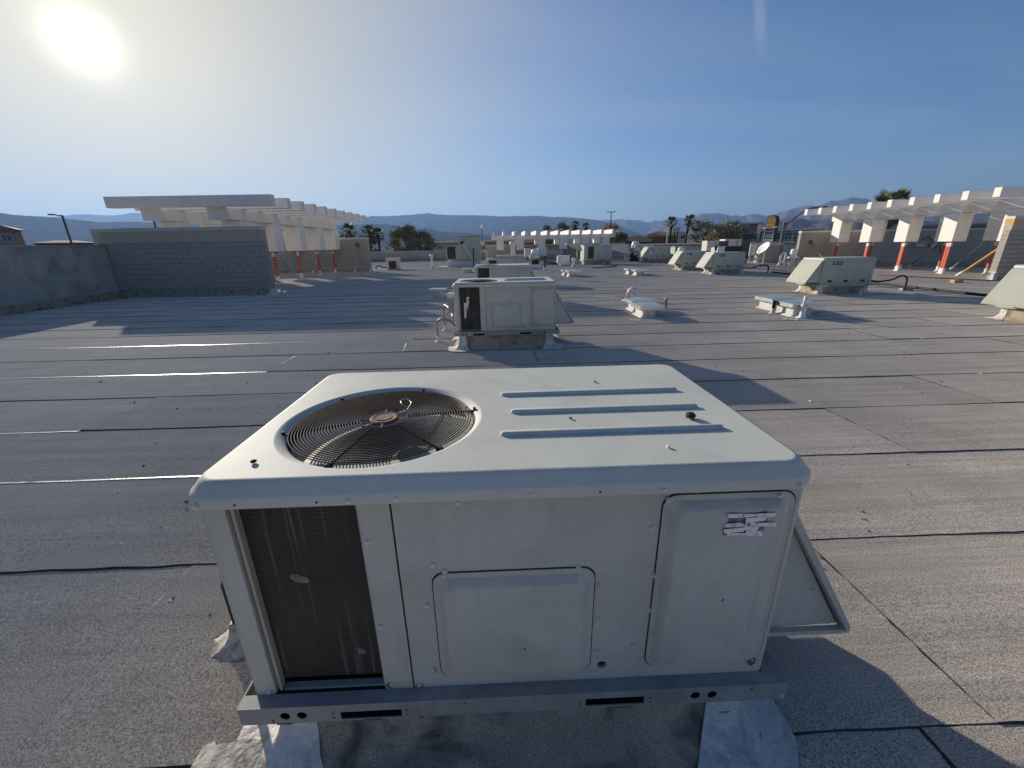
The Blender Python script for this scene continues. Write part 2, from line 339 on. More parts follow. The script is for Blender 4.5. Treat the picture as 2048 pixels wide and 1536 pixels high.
def rr(x0, y0, x1, y1, rad, z, n=6):
    rad = max(rad, 1e-4); out = []
    for cx, cy, a0 in ((x1 - rad, y1 - rad, 0), (x0 + rad, y1 - rad, 90), (x0 + rad, y0 + rad, 180), (x1 - rad, y0 + rad, 270)):
        for k in range(n + 1):
            a = R(a0 + 90 * k / n); out.append((cx + rad * math.cos(a), cy + rad * math.sin(a), z))
    return out
def smooth_angle(o, deg=35):
    me = o.data
    me.polygons.foreach_set('use_smooth', [True] * len(me.polygons))
    me.set_sharp_from_angle(angle=R(deg))
def plate(outer, holes, y0, y1, mats, name):
    """flat plate in the XZ plane with real holes; outer/holes lists of (x,z)"""
    cu = bpy.data.curves.new(name, 'CURVE'); cu.dimensions = '2D'; cu.fill_mode = 'BOTH'; cu.extrude = abs(y1 - y0) / 2
    for pts in [outer] + list(holes):
        sp_ = cu.splines.new('POLY'); sp_.points.add(len(pts) - 1)
        for i, (x, z) in enumerate(pts): sp_.points[i].co = (x, z, 0, 1)
        sp_.use_cyclic_u = True
    tmp = bpy.data.objects.new(name + '_tmp', cu); C.objects.link(tmp)
    me = bpy.data.meshes.new_from_object(tmp)
    bpy.data.objects.remove(tmp); bpy.data.curves.remove(cu)
    ym = (y0 + y1) / 2
    for v in me.vertices: v.co = (v.co.x, ym - v.co.z, v.co.y)
    me.name = name; me.materials.clear(); me.materials.append(mats)
    return me
def circ(cx, cz, rad, n=20): return [(cx + rad * math.cos(2 * math.pi * k / n), cz + rad * math.sin(2 * math.pi * k / n)) for k in range(n)]
def rect(x0, z0, x1, z1): return [(x0, z0), (x1, z0), (x1, z1), (x0, z1)]
def text_mesh(body, size, mt, name, extrude=0.002, bold=0.0, sx=1.0):
    cu = bpy.data.curves.new(name, 'FONT'); cu.body = body; cu.size = size; cu.extrude = extrude; cu.offset = bold
    cu.align_x = 'CENTER'; cu.align_y = 'CENTER'; cu.resolution_u = 3
    tmp = bpy.data.objects.new(name + '_tmp', cu); C.objects.link(tmp)
    me = bpy.data.meshes.new_from_object(tmp)
    bpy.data.objects.remove(tmp); bpy.data.curves.remove(cu)
    for v in me.vertices: v.co.x *= sx
    me.materials.clear(); me.materials.append(mt); me.name = name
    return me

def roofz(x, y=0): return -0.03 * max(0.0, x - 15.0)

# ------------------------------------------------------------------ far setting: ground, mountains
gm = mat('desert_ground', (0.20, 0.165, 0.13), 0.95, vs=0.02, va=0.2, vs2=0.3, va2=0.15, world_co=True, spec=0.0)
mb = MB()
rings = [0, 60, 200, 600, 1500, 4000, 9000, 17000]
lps = [[(rad * math.cos(2 * math.pi * k / 64), rad * math.sin(2 * math.pi * k / 64), -5.0) for k in range(64)] for rad in rings[1:]]
mb.loops(lps, True, False)
g = part('ground', mb, gm); tag(g, kind='structure')

def interp(tab, a):
    if a <= tab[0][0]: return tab[0][1]
    for (a0, e0), (a1, e1) in zip(tab, tab[1:]):
        if a <= a1:
            t = (a - a0) / (a1 - a0); return e0 + (e1 - e0) * t
    return tab[-1][1]
def mountains(name, tab, dist, depth, mt, seed, a0, a1, n, rough=0.05, rows=26, rel=1.0):
    """ridge whose skyline has the given elevation angles; real relief in front of and behind the crest"""
    mb = MB(); lps = []
    for j in range(rows + 1):
        t = j / rows
        row = []
        for i in range(n + 1):
            a = a0 + (a1 - a0) * i / n
            e = interp(tab, a)
            fade = min(1.0, (i + 2) / (n * 0.02 + 2), (n - i + 2) / (n * 0.02 + 2))
            H = math.tan(R(e)) * dist + 6.8
            H = max(H, 3) * fade
            if t <= 0.7:
                s = t / 0.7; d = dist - depth * (1 - s); prof = s ** 1.25
            else:
                s = (t - 0.7) / 0.3; d = dist + depth * 0.6 * s; prof = 1 - s ** 1.2
            p = Vector((math.sin(R(a)) * d, math.cos(R(a)) * d, 0))
            q = p / (depth * 0.55) + Vector((seed * 3.1, seed * 1.7, seed))
            # gullies running down from the crest: noise that changes faster across than along the slope
            acr = Vector((a * dist / 57.3 / (depth * 0.17), t * 1.6, seed))
            rid = 1 - abs(noise.noise(acr)) * 2
            rid2 = noise.fractal(q * 2.2, 1.0, 2.1, 5)
            mid = 4 * prof * (1 - prof)
            z = H * prof + H * mid * rel * (0.06 * (rid - 0.55) + 0.10 * rid2) + H * rough * noise.fractal(q * 9, 0.8, 2.1, 4) * (0.25 + 0.75 * mid)
            row.append((p.x + cam_pos.x, p.y + cam_pos.y, max(z, -2) - 5.0 if j not in (0, rows) else -6.0))
        lps.append(row)
    mb.loops(lps, False, False, closed=False)
    o = part(name, mb, mt, smooth=True); tag(o, kind='structure')
    return o
rockA = mat('dark_desert_rock', (0.050, 0.042, 0.040), 0.95, vs=0.004, va=0.25, vs2=0.02, va2=0.25, world_co=True, spec=0.0)
rockB = mat('brown_desert_rock', (0.13, 0.085, 0.065), 0.95, vs=0.004, va=0.25, vs2=0.02, va2=0.3, world_co=True, spec=0.0)
LEFT_NEAR = [(-62, 2.2), (-52, 3.0), (-46.96, 3.36), (-46.43, 3.26), (-45.75, 3.17), (-44.42, 3.13), (-43.2, 3.04), (-42.24, 2.88), (-40.88, 2.75), (-39.06, 2.85), (-37.2, 2.85), (-35.57, 2.95), (-33.07, 2.97), (-29.48, 3.03), (-25.59, 3.0), (-21.36, 3.0), (-16.87, 2.2), (-12, 0.6)]
LEFT_FAR = [(-52, 2.5), (-45.36, 2.98), (-43.8, 3.15), (-42.45, 3.44), (-41.46, 3.43), (-39.92, 3.39), (-38.52, 3.66), (-37.06, 3.75), (-33.88, 3.55), (-30.79, 3.71), (-27.54, 3.46), (-22, 3.0)]
MID = [(-27, 2.4), (-21.38, 3.3), (-16.86, 3.48), (-15.37, 3.71), (-13.59, 3.71), (-12.08, 3.77), (-9.61, 3.94), (-8.55, 4.05), (-7.13, 3.8), (-2.68, 3.7), (1.82, 3.51), (5.36, 3.5), (6.97, 3.35), (9.52, 3.22), (12.05, 2.92), (13.31, 2.71), (15.2, 2.18), (16.44, 1.8), (17.38, 1.42), (18.62, 0.92), (20.16, 0.35), (22, 0.1)]
FOOT = [(-26, 2.2), (-23.65, 2.53), (-18.12, 2.63), (-15.48, 2.8), (-12.81, 2.61), (-10.4, 2.12), (-9.13, 2.28), (-7.27, 1.84), (-4.72, 1.62), (-2.14, 1.4), (0.46, 1.11), (4.39, 0.85), (9.59, 0.57), (13.43, 0.25), (16, 0.05)]
FAR = [(4, 1.8), (6.98, 2.33), (10.8, 2.83), (13.0, 2.78), (14.55, 2.73), (15.77, 2.81), (16.68, 2.73), (17.89, 2.69), (18.81, 2.37), (19.98, 2.45), (22.26, 2.65), (23.92, 2.81), (25.26, 3.09), (25.79, 3.12), (27.14, 3.01), (28.47, 2.73), (29.25, 2.65), (30.47, 2.85), (31.72, 2.64), (32.44, 2.65), (34.0, 3.13), (35.29, 3.45), (36.62, 3.32), (37.41, 3.66), (39.02, 3.83), (40.4, 3.77), (40.85, 3.46), (42.21, 3.23), (42.9, 3.4), (43.97, 3.32), (45.03, 3.15), (46.4, 2.92), (48.24, 2.99), (50.75, 2.97), (62, 2.0)]
BROWN = [(27.5, 0.3), (28.98, 0.88), (30.9, 1.62), (31.86, 1.74), (33.25, 2.05), (34.37, 2.26), (35.08, 2.12), (36.88, 1.89), (39.41, 1.78), (41.77, 1.76), (44.73, 1.43), (46.74, 1.42), (51.15, 1.35), (60, 0.8)]
mountains('mountain_ridge', LEFT_FAR, 12500, 3200, rockA, 1, -52, -22, 220)
mountains('mountain_ridge', LEFT_NEAR, 5200, 1700, rockA, 2, -62, -12, 330)
mountains('mountain_ridge', MID, 8200, 2600, rockA, 3, -27, 22, 360)
mountains('mountain_ridge', FOOT, 4300, 1500, rockA, 4, -26, 16, 300)
mountains('mountain_ridge', FAR, 12500, 3600, rockB, 5, 4, 62, 420, rough=0.11, rel=2.2)
mountains('mountain_ridge', BROWN, 4800, 1700, rockB, 6, 27.5, 60, 260, rough=0.14, rel=3.0)

# haze: one closed box of even density round everything, sky outside
hm = bpy.data.materials.new('haze_air'); hm.use_nodes = True
hn = hm.node_tree; hn.nodes.clear()
pv = N(hn, 'ShaderNodeVolumePrincipled'); pv.inputs['Density'].default_value = HAZE_DENSITY
pv.inputs['Color'].default_value = (0.24, 0.42, 0.76, 1); pv.inputs['Anisotropy'].default_value = 0.32
hom = N(hn, 'ShaderNodeOutputMaterial'); L(hn, pv.outputs[0], hom.inputs['Volume'])
mb = MB(); mb.box((-17500, -17500, -6.5), (17500, 17500, 1080))
hz = part('haze', mb, hm); tag(hz, kind='stuff')

# ------------------------------------------------------------------ the roof
mb = MB()
ys = [-14, 0, 20, 56.3]
def roof_slab():
    xs = [-16.5, 15, 50]
    for (x0, x1) in zip(xs, xs[1:]):
        z0, z1 = roofz(x0) - 0.012, roofz(x1) - 0.012
        mb.add([(x0, -14, z0), (x1, -14, z1), (x1, 56.3, z1), (x0, 56.3, z0), (x0, -14, -5.2), (x1, -14, -5.2), (x1, 56.3, -5.2), (x0, 56.3, -5.2)],
               [(0, 1, 2, 3), (4, 7, 6, 5), (0, 4, 5, 1), (1, 5, 6, 2), (2, 6, 7, 3), (3, 7, 4, 0)])
    x0, x1, z0 = -30, -16.5, -0.012
    mb.add([(x0, 17, z0), (x1, 17, z0), (x1, 56.3, z0), (x0, 56.3, z0), (x0, 17, -5.2), (x1, 17, -5.2), (x1, 56.3, -5.2), (x0, 56.3, -5.2)],
           [(0, 1, 2, 3), (4, 7, 6, 5), (0, 4, 5, 1), (1, 5, 6, 2), (2, 6, 7, 3), (3, 7, 4, 0)])
roof_slab()
roof = part('roof', mb, M['roof']); tag(roof, 'flat grey cap sheet roof of the store', kind='structure')

def sheet(xa, xb, ya, step, tarw, glint, idx):
    """one roll of cap sheet: near edge lapped over its neighbour, left end lapped too"""
    mb = MB(); n = max(3, int((xb - xa) / step)); A = []; B = []; D = []; E = []
    yb = ya + 1.045
    sg = idx * 5.3
    for i in range(n + 1):
        t = i / n; x = xa + (xb - xa) * t
        w = 0.020 * noise.noise(Vector((x * 0.55, sg, 0))) + 0.007 * noise.noise(Vector((x * 5, sg, 3)))
        tw = 0.68 * tarw * (0.22 + 1.1 * abs(noise.noise(Vector((x * 2.1, sg, 9)))) + 1.0 * abs(noise.noise(Vector((x * 17, sg, 2)))))
        w += 0.0035 * noise.noise(Vector((x * 26, sg, 8)))
        wr = 0.004 * max(0, noise.noise(Vector((x * 1.3, sg, 5))))
        lift = 0.0045 * (1 - t)
        z = roofz(x) + lift
        A.append((x, ya + w - tw, z - 0.0045 if lift < 0.002 else z - 0.002)); B.append((x, ya + w, z + 0.0075 + wr * 1.2)); E.append((x, ya + w + 0.30, z + 0.006 + wr)); D.append((x, yb, z + 0.0008))
    A = [(x, y, roofz(x) + 0.0035) for x, y, z in A]
    if glint: A = [(a_[0], min(a_[1], b_[1] - 0.016), b_[2] - 0.0004) for a_, b_ in zip(A, B)]
    mb.loops([A, B], False, False, closed=False, mi=1)
    mb.loops([B, E, D], False, False, closed=False, mi=0)
    # tar bled from the left end lap
    wob = lambda y: 0.012 * noise.noise(Vector((y * 6, xa, sg)))
    P0 = [(xa + wob(ya + s * 0.25) - 0.010 - 0.012 * abs(noise.noise(Vector((s * 1.1, xa, 2)))), ya + 0.02 + s * 0.25, roofz(xa) + 0.004) for s in range(5)]
    P0 = [(xa + 0.010 * noise.noise(Vector((s * 0.5, xa, sg))) - 0.004 - 0.022 * abs(noise.noise(Vector((s * 1.7, xa, 2)))), ya + 0.02 + s * 0.05, roofz(xa) + 0.004) for s in range(21)]
    P1 = [(xa + 0.003 * noise.noise(Vector((s * 1.3, xa, 5))), ya + 0.02 + s * 0.05, roofz(xa) + 0.0125 - 0.0003 * s) for s in range(21)]
    mb.loops([P0, P1], False, False, closed=False, mi=2)
    return part('roof_sheet', mb, [M['roof'], M['lap_glint'] if glint else M['tar'], M['tar']], roof)
joints = {0: [-1.0, 2.71], 1: [-11.0, -4.2, 9.8], 2: [-9, 1.4, 4.4], 3: [-3.56, 6.37, 15], 4: [-8.0, 0.6, 11.2], 5: [-2.7, 1.45, 9.7], 6: [-6.2, -0.88, 8.0], 7: [-0.88, 10.4], -1: [2.41, -5.0, 8.0]}
idx = 0
for k in range(-3, 53):
    y = k * 1.022 if k > 0 else k * 1.0
    near = k < 13
    X0, X1 = (-14.0, 24.0) if y < 17.5 else (-24.0, 44.0)
    js = joints.get(k)
    if js is None:
        ln = 9.8 if near else 13.9
        off = random.uniform(0, ln); js = []; xx = X0 + off
        while xx < X1 - 1.5:
            if xx > X0 + 1.5: js.append(xx)
            xx += ln
    js = [X0] + sorted(js) + [X1]
    for a, b in zip(js, js[1:]):
        glint = (k in (2, 3, 5) and b < 0.9) or (k == 2 and a < -5) or (k == 7 and a < -5) or (k == 3 and b < -3)  # left-hand laps that get the painted glint strip
        sheet(a, b, y, 0.07 if (k < 4 and a < 9 and b > -9) else 0.25 if k < 6 else (0.4 if near else 1.2), (0.024 if glint else 0.020) if near else 0.03, glint, idx); idx += 1

def walls_box(mb, x0, x1, y0, y1, z0, z1): mb.box((x0, y0, z0), (x1, y1, z1))
# ------------------------------------------------------------------ block walls
blk_mesh = {}
def block_wall(name, label, x0, x1, yf, thick, z0, zt, band=None, cap='coping', end='R', limit=300, indiv=True, base=0.33, group=None, bw=0.4, bh=0.2):
    t = thing(name, label, 'wall', (x0, yf, 0), group=group)
    W = x1 - x0
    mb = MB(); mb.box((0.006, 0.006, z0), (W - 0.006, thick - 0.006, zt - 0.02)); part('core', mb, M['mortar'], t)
    top = zt - 0.14 - (band or 0)
    if ('b', bw, bh) not in blk_mesh:
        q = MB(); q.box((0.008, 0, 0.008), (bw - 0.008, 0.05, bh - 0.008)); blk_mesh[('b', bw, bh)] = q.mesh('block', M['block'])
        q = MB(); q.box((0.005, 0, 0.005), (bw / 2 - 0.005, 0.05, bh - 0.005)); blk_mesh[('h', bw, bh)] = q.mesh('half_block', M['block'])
    rows = int(round((top - base) / bh)); cols = int(W / bw)
    bhh = (top - base) / rows
    cnt = 0; rest = MB()
    for j in range(rows):
        off = 0 if j % 2 == 0 else bw / 2
        xs = [off + i * bw for i in range(int((W - off) / bw + 1e-6))]
        for x in xs:
            z = base + j * bhh
            jit = random.uniform(0, 0.004)
            if indiv and cnt < limit:
                ob('block', blk_mesh[('b', bw, bh)], t, (x, -0.004 - jit, z)); cnt += 1
            else:
                rest.box((x + 0.005, -0.004 - jit, z + 0.005), (x + bw - 0.005, 0.03, z + bhh - 0.005))
        for xh in ([0.0] if off else []) + ([xs[-1] + bw] if W - (xs[-1] + bw) > bw / 2 - 0.02 else []):
            rest.box((xh + 0.005, -0.005, base + j * bhh + 0.005), (xh + bw / 2 - 0.005, 0.03, base + (j + 1) * bhh - 0.005))
        # end face blocks
        xe = W if end == 'R' else 0.0
        s = 1 if end == 'R' else -1
        rest.box((min(xe - s * 0.03, xe + s * 0.004), 0.004, base + j * bhh + 0.005), (max(xe - s * 0.03, xe + s * 0.004), thick - 0.004, base + (j + 1) * bhh - 0.005))
    if rest.v: tag(part('blocks', rest, M['block'], t), kind='stuff')
    if band:
        mb = MB(); mb.box((-0.01, -0.03, top + 0.004), (W + 0.01 if end == 'R' else W, thick + 0.01, top + band)); part('stucco_band', mb, M['tan'], t)
    mb = MB(); mb.box((-0.03, -0.05, zt - 0.14), (W + 0.03, thick + 0.03, zt)); part('coping', mb, M[cap], t, bevel=0.006)
    # asphalt base flashing with a white termination strip
    mb = MB()
    mb.loops([[(-0.01, -0.012, base - 0.06), (W + 0.01, -0.012, base - 0.06), (W + 0.01, thick + 0.012, base - 0.06), (-0.01, thick + 0.012, base - 0.06)],
              [(-0.03, -0.03, 0.10 + z0), (W + 0.03, -0.03, 0.10 + z0), (W + 0.03, thick + 0.03, 0.10 + z0), (-0.03, thick + 0.03, 0.10 + z0)],
              [(-0.12, -0.12, z0 + 0.006), (W + 0.12, -0.12, z0 + 0.006), (W + 0.12, thick + 0.12, z0 + 0.006), (-0.12, thick + 0.12, z0 + 0.006)]], True, False)
    part('base_flashing', mb, M['curb'], t)
    mb = MB(); mb.box((-0.02, -0.028, base - 0.055), (W + 0.02, thick + 0.02, base - 0.008)); part('termination_strip', mb, M['galv'], t)
    xe = W if end == 'R' else 0.0
    mb = MB(); mb.loops([rr(xe - 0.1, -0.05, xe + 0.1, 0.12, 0.03, base - 0.07), rr(xe - 0.12, -0.08, xe + 0.12, 0.14, 0.04, z0 + 0.1), rr(xe - 0.26, -0.24, xe + 0.26, 0.24, 0.1, z0 + 0.016)], True, False)
    part('corner_flashing', mb, M['whitepaint'], t, smooth=True)
    return t
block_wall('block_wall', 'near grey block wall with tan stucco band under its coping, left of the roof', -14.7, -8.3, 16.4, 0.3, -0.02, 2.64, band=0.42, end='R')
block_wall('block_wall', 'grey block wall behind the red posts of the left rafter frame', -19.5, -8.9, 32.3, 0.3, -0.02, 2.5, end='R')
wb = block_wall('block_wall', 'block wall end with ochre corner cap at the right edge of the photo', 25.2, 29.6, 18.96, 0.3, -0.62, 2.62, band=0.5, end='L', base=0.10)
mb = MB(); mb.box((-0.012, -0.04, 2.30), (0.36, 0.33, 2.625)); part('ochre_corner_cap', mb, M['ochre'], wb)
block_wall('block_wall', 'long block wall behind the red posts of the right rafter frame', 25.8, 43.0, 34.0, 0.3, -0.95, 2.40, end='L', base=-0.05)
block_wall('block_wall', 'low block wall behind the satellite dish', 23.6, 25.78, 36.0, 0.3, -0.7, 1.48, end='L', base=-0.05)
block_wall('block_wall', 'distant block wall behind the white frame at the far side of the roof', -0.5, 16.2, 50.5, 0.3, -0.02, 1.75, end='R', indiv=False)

def parapet(name, label, pts, z0, z1, th=0.25, capm='coping', bodym='whitepaint'):
    t = thing(name, label, 'parapet', (*pts[0], 0))
    mb = MB(); cb = MB()
    o = Vector((*pts[0], 0))
    a = Vector((*pts[0], 0)) - o; b = Vector((*pts[1], 0)) - o
    d = (b - a).normalized(); n_ = Vector((d.y, -d.x, 0)) * th / 2
    def slab(m_, zz0, zz1, k, e=0.0):
        aa = a - d * e; bb = b + d * e
        m_.add([aa - n_ * k + Vector((0, 0, zz0)), bb - n_ * k + Vector((0, 0, zz0)), bb + n_ * k + Vector((0, 0, zz0)), aa + n_ * k + Vector((0, 0, zz0)),
                aa - n_ * k + Vector((0, 0, zz1)), bb - n_ * k + Vector((0, 0, zz1)), bb + n_ * k + Vector((0, 0, zz1)), aa + n_ * k + Vector((0, 0, zz1))],
               [(0, 3, 2, 1), (4, 5, 6, 7), (0, 1, 5, 4), (1, 2, 6, 5), (2, 3, 7, 6), (3, 0, 4, 7)])
    slab(mb, z0, z1 - 0.05, 1.0); part('wall_face', mb, M[bodym], t)
    slab(cb, z1 - 0.05, z1, 1.3, 0.01); part('coping', cb, M[capm], t)
    fb = MB(); slab(fb, z0, z0 + 0.3, 1.25, 0.0); part('base_flashing', fb, M['curb'], t)
    return t
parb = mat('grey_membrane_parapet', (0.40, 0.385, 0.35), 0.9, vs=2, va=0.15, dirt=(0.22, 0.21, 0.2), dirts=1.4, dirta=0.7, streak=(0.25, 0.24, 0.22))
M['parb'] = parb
parapet('parapet', 'low dark parapet with bright metal coping along the left roof edge', (-14.45, -13.9), -0.02, 2.04, bodym='parb', capm='galv') if False else None
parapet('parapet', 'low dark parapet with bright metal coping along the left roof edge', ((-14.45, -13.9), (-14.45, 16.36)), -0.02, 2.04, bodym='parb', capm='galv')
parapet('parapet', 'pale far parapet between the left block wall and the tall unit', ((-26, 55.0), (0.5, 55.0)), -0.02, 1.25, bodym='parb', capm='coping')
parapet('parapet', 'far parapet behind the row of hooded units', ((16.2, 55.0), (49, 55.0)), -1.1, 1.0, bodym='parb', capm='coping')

# ------------------------------------------------------------------ rafter frames (false tower tops)
def rafter_frame(label, name, x_end, sgn, y0, n, boxes, ybase, zbot, posts):
    """rafters run along X from the end x_end outward (sgn), girders along Y, drop boxes and red steel posts below"""
    t = thing(name, label, 'pergola', (x_end, y0, 0))
    s = 1.469
    raf = MB(); xa, xb = (0, 6.95) if sgn > 0 else (-6.95, 0)
    raf.box((xa, 0, 3.56), (xb, 0.34, 4.0)); rm = raf.mesh('rafter', M['white'], bevel=0.012, seg=1)
    for i in range(n): ob('rafter', rm, t, (0, i * s, 0))
    Ln = (n - 1) * s + 0.34 - 0.6
    for k, (o0, o1) in enumerate(((2.15, 3.0), (4.95, 5.8))):
        a, b = sorted((sgn * o0, sgn * o1))
        mb = MB(); mb.box((a, 0.3, 3.06), (b, 0.3 + Ln, 3.557)); part('girder', mb, M['white'], t, bevel=0.01, seg=1)
        bm_ = MB(); bm_.box((a - 0.006, 0, zbot), (b + 0.006, 0.85, 3.05)); bmm = bm_.mesh('drop_box', M['white'], bevel=0.01, seg=1)
        for by in boxes:
            ob('drop_box', bmm, t, (0, by - y0, 0))
            for dx, dy in posts[k]:
                px = a + dx; py = by - y0 + dy
                zb = roofz(x_end + px)
                pm = MB()
                w = 0.055
                pm.box((px - w, py - w, zb + 0.30), (px + w, py + w, zbot - 0.28)); po = part('post', pm, M['redpost'], t)
                pm = MB(); pm.box((px - w + 0.002, py - w + 0.002, zbot - 0.279), (px + w - 0.002, py + w - 0.002, zbot - 0.06)); part('post_top', pm, M['pvc'], po)
                pm = MB(); pm.box((px - 0.09, py - 0.09, zbot - 0.058), (px + 0.09, py + 0.09, zbot - 0.002)); part('post_plate', pm, M['redpost'], po)
                pm = MB(); pm.loops([rr(px - 0.075, py - 0.075, px + 0.075, py + 0.075, 0.02, zb + 0.33, 2), rr(px - 0.08, py - 0.08, px + 0.08, py + 0.08, 0.02, zb + 0.08, 2), rr(px - 0.16, py - 0.16, px + 0.16, py + 0.16, 0.06, zb + 0.012, 2)])
                part('boot', pm, M['pvc'], po)
    return t
rafter_frame('white timber rafter frame on red posts at the left, front end nearest the camera', 'rafter_frame', -8.75, -1, 18.55, 10, [19.7, 22.6, 25.5, 28.35, 31.2], 0, 1.66, (((0.42, 0.35),), ()))
rafter_frame('white rafter frame on red posts rising at the right edge of the photo', 'rafter_frame', 25.5, 1, 20.14, 10, [20.6, 23.72, 26.65, 29.45, 32.3], 0, 1.48, (((0.2, 0.2), (0.5, 0.62)), ((0.4, 0.4),)))

def brace(label, a, b, m_='brace', rad=0.045, group=None):
    a = Vector(a); b = Vector(b)
    t = thing('diagonal_brace', label, 'brace', a, group=group)
    d = b - a
    mb = MB(); mb.tube([d * 0.12, d], rad, 10); part('pipe', mb, M[m_], t, smooth=True)
    mb = MB(); mb.tube([Vector((0, 0, 0.0)), d * 0.05 + Vector((0, 0, 0.04)), d * 0.135], [0.10, 0.075, rad * 1.35], 10); part('boot', mb, M['pvc'], t, smooth=True)
    mb = MB(); mb.box((d.x - 0.13, d.y - 0.03, d.z - 0.13), (d.x + 0.13, d.y + 0.03, d.z + 0.13)); part('bracket', mb, M['lampmetal'], t)
brace('grey pipe brace on the left block wall, furthest right, with dark bracket', (-9.5, 30.3, 0), (-9.7, 32.26, 1.95))
brace('grey pipe brace beside the third red post of the left frame', (-12.8, 30.9, 0), (-12.4, 32.26, 1.75))
brace('thin pipe brace leaning left behind the first red post', (-14.6, 31.7, 0), (-14.6, 29.6, 1.6), rad=0.035)
brace('pipe brace behind the end of the near left wall', (-9.8, 20.3, 0), (-9.8, 16.75, 1.9))
brace('ochre painted brace reaching up to the right wall end', (26.6, 21.9, roofz(26.6)), (25.95, 19.3, 1.62), 'bracewood', 0.06)
brace('ochre brace behind the nearest right-hand row unit', (26.9, 31.6, roofz(26.9)), (26.7, 33.96, 1.55), 'bracewood', 0.05)
brace('grey brace slanting between first and second red posts of the right frame', (33.0, 31.4, roofz(33)), (32.6, 29.2, 1.44))
brace('grey brace slanting below the fourth hanging box of the right frame', (31.7, 27.1, roofz(31.7)), (31.2, 24.9, 1.57))

# far frame across the roof
t = thing('far_rafter_frame', 'small white rafter frame across the far end of the roof, twelve rafters', 'pergola', (0.24, 48.0, 0))
mb = MB(); mb.box((0, 0, 2.36), (14.05, 0.75, 2.74)); part('girder', mb, M['white'], t)
mb = MB(); mb.box((0, 4.3, 2.36), (14.05, 5.05, 2.74)); part('girder', mb, M['white'], t)
rm = MB().box((-0.14, -0.9, 2.745), (0.14, 6.0, 3.2)).mesh('rafter', M['white'])
for i in range(12): ob('rafter', rm, t, (0.25 + i * 1.21, 0, 0))
bm_ = MB().box((0, 0.004, 1.22), (0.8, 0.8, 2.35)).mesh('drop_box', M['white'])
for i, x in enumerate((0.6, 2.9, 5.3, 7.75, 10.2, 12.6)):
    ob('drop_box', bm_, t, (x, 0, 0)); ob('drop_box', bm_, t, (x, 4.26, 0))
    for dx, dy in ((0.2, 0.2), (0.6, 0.6)):
        pm = MB(); pm.box((x + dx - 0.05, dy - 0.05, 0), (x + dx + 0.05, dy + 0.05, 1.215)); part('post', pm, M['redpost'], t)

# ------------------------------------------------------------------ roof curbs
def curb(x0, y0, x1, y1, h, label, group='roof curbs under the units', z=0.0, fl=0.13):
    t = thing('roof_curb', label, 'curb', (x0, y0, z), group=group)
    W, D = x1 - x0, y1 - y0
    prof = [(0, h), (0.0, 0.16), (0.012, 0.11), (0.045, 0.06), (0.10, 0.025), (fl, 0.014)]
    mb = MB(); mb.loops([rr(-o, -o, W + o, D + o, 0.015 + o * 0.7, zz, 6) for o, zz in prof], False, False)
    mb.loops([rr(0, 0, W, D, 0.015, h, 6), rr(0.05, 0.05, W - 0.05, D - 0.05, 0.01, h, 6)], False, True)
    o = part('base_flashing', mb, M['curb'], t); smooth_angle(o, 50)
    for (cx, cy, sx, sy) in ((0, 0, -1, -1), (W, 0, 1, -1), (W, D, 1, 1), (0, D, -1, 1)):
        lps = []
        for o_, zz in [(0.004, h - 0.004), (0.004, 0.2), (0.006, 0.16), (0.02, 0.11), (0.055, 0.062), (0.10, 0.03), (0.16, 0.021), (0.215, 0.017)]:
            row = []
            w = 0.12 + o_ * 0.55
            nn = 4
            for k in range(nn + 1): row.append((cx - sx * w * (1 - k / nn) , cy + sy * o_))
            for k in range(1, 4):
                a = R(90 * k / 4); row.append((cx + sx * o_ * math.sin(a), cy + sy * o_ * math.cos(a)))
            for k in range(nn + 1): row.append((cx + sx * o_, cy - sy * w * (k / nn)))
            lps.append([(x + 0.012 * noise.noise(Vector((x * 9, y * 9, zz * 30 + x0))), y + 0.012 * noise.noise(Vector((x * 9, y * 9 + 7, zz * 30 + x0))) , zz + 0.005 * noise.noise(Vector((x * 30, y * 30, 1)))) for x, y in row])
        mb = MB(); mb.loops(lps, False, False, closed=False)
        part('corner_flashing', mb, M['whitepaint'], t, smooth=True)
    return t

# ------------------------------------------------------------------ packaged rooftop unit
scr = MB(); scr.tube([(0, 0.0, 0), (0, -0.0022, 0)], 0.0085, 12); scr.tube([(0, -0.002, 0), (0, -0.0075, 0)], 0.0050, 6)
screw_mesh = scr.mesh('screw', M['screw'])
def embossed(x0, z0, x1, z1, rad, y, name, parent, m_, inset=0.024, out=0.016, label=None):
    """door panel: flat rim then a pressed-out pan"""
    def lp(i, yy, rd): return [(x, yy, z) for x, z, _ in [(a, b, 0) for a, b, _ in rr(x0 + i, z0 + i, x1 - i, z1 - i, rd, 0, 6)]]
    mb = MB(); mb.loops([lp(0, y, rad), lp(0, y - 0.004, rad), lp(inset * 0.75, y - 0.004, rad * 0.8), lp(inset * 1.5, y - out * 0.9, rad * 0.62), lp(inset * 1.75, y - out, rad * 0.6)], False, True)
    o = part(name, mb, M[m_], parent, label=label); smooth_angle(o, 50)
    mb = MB(); mb.loops([lp(-0.0035, y + 0.001, rad), lp(-0.0035, y - 0.0012, rad), lp(0.004, y - 0.0012, rad)], False, False)
    part('joint', mb, M['gasket'], o)
    return o
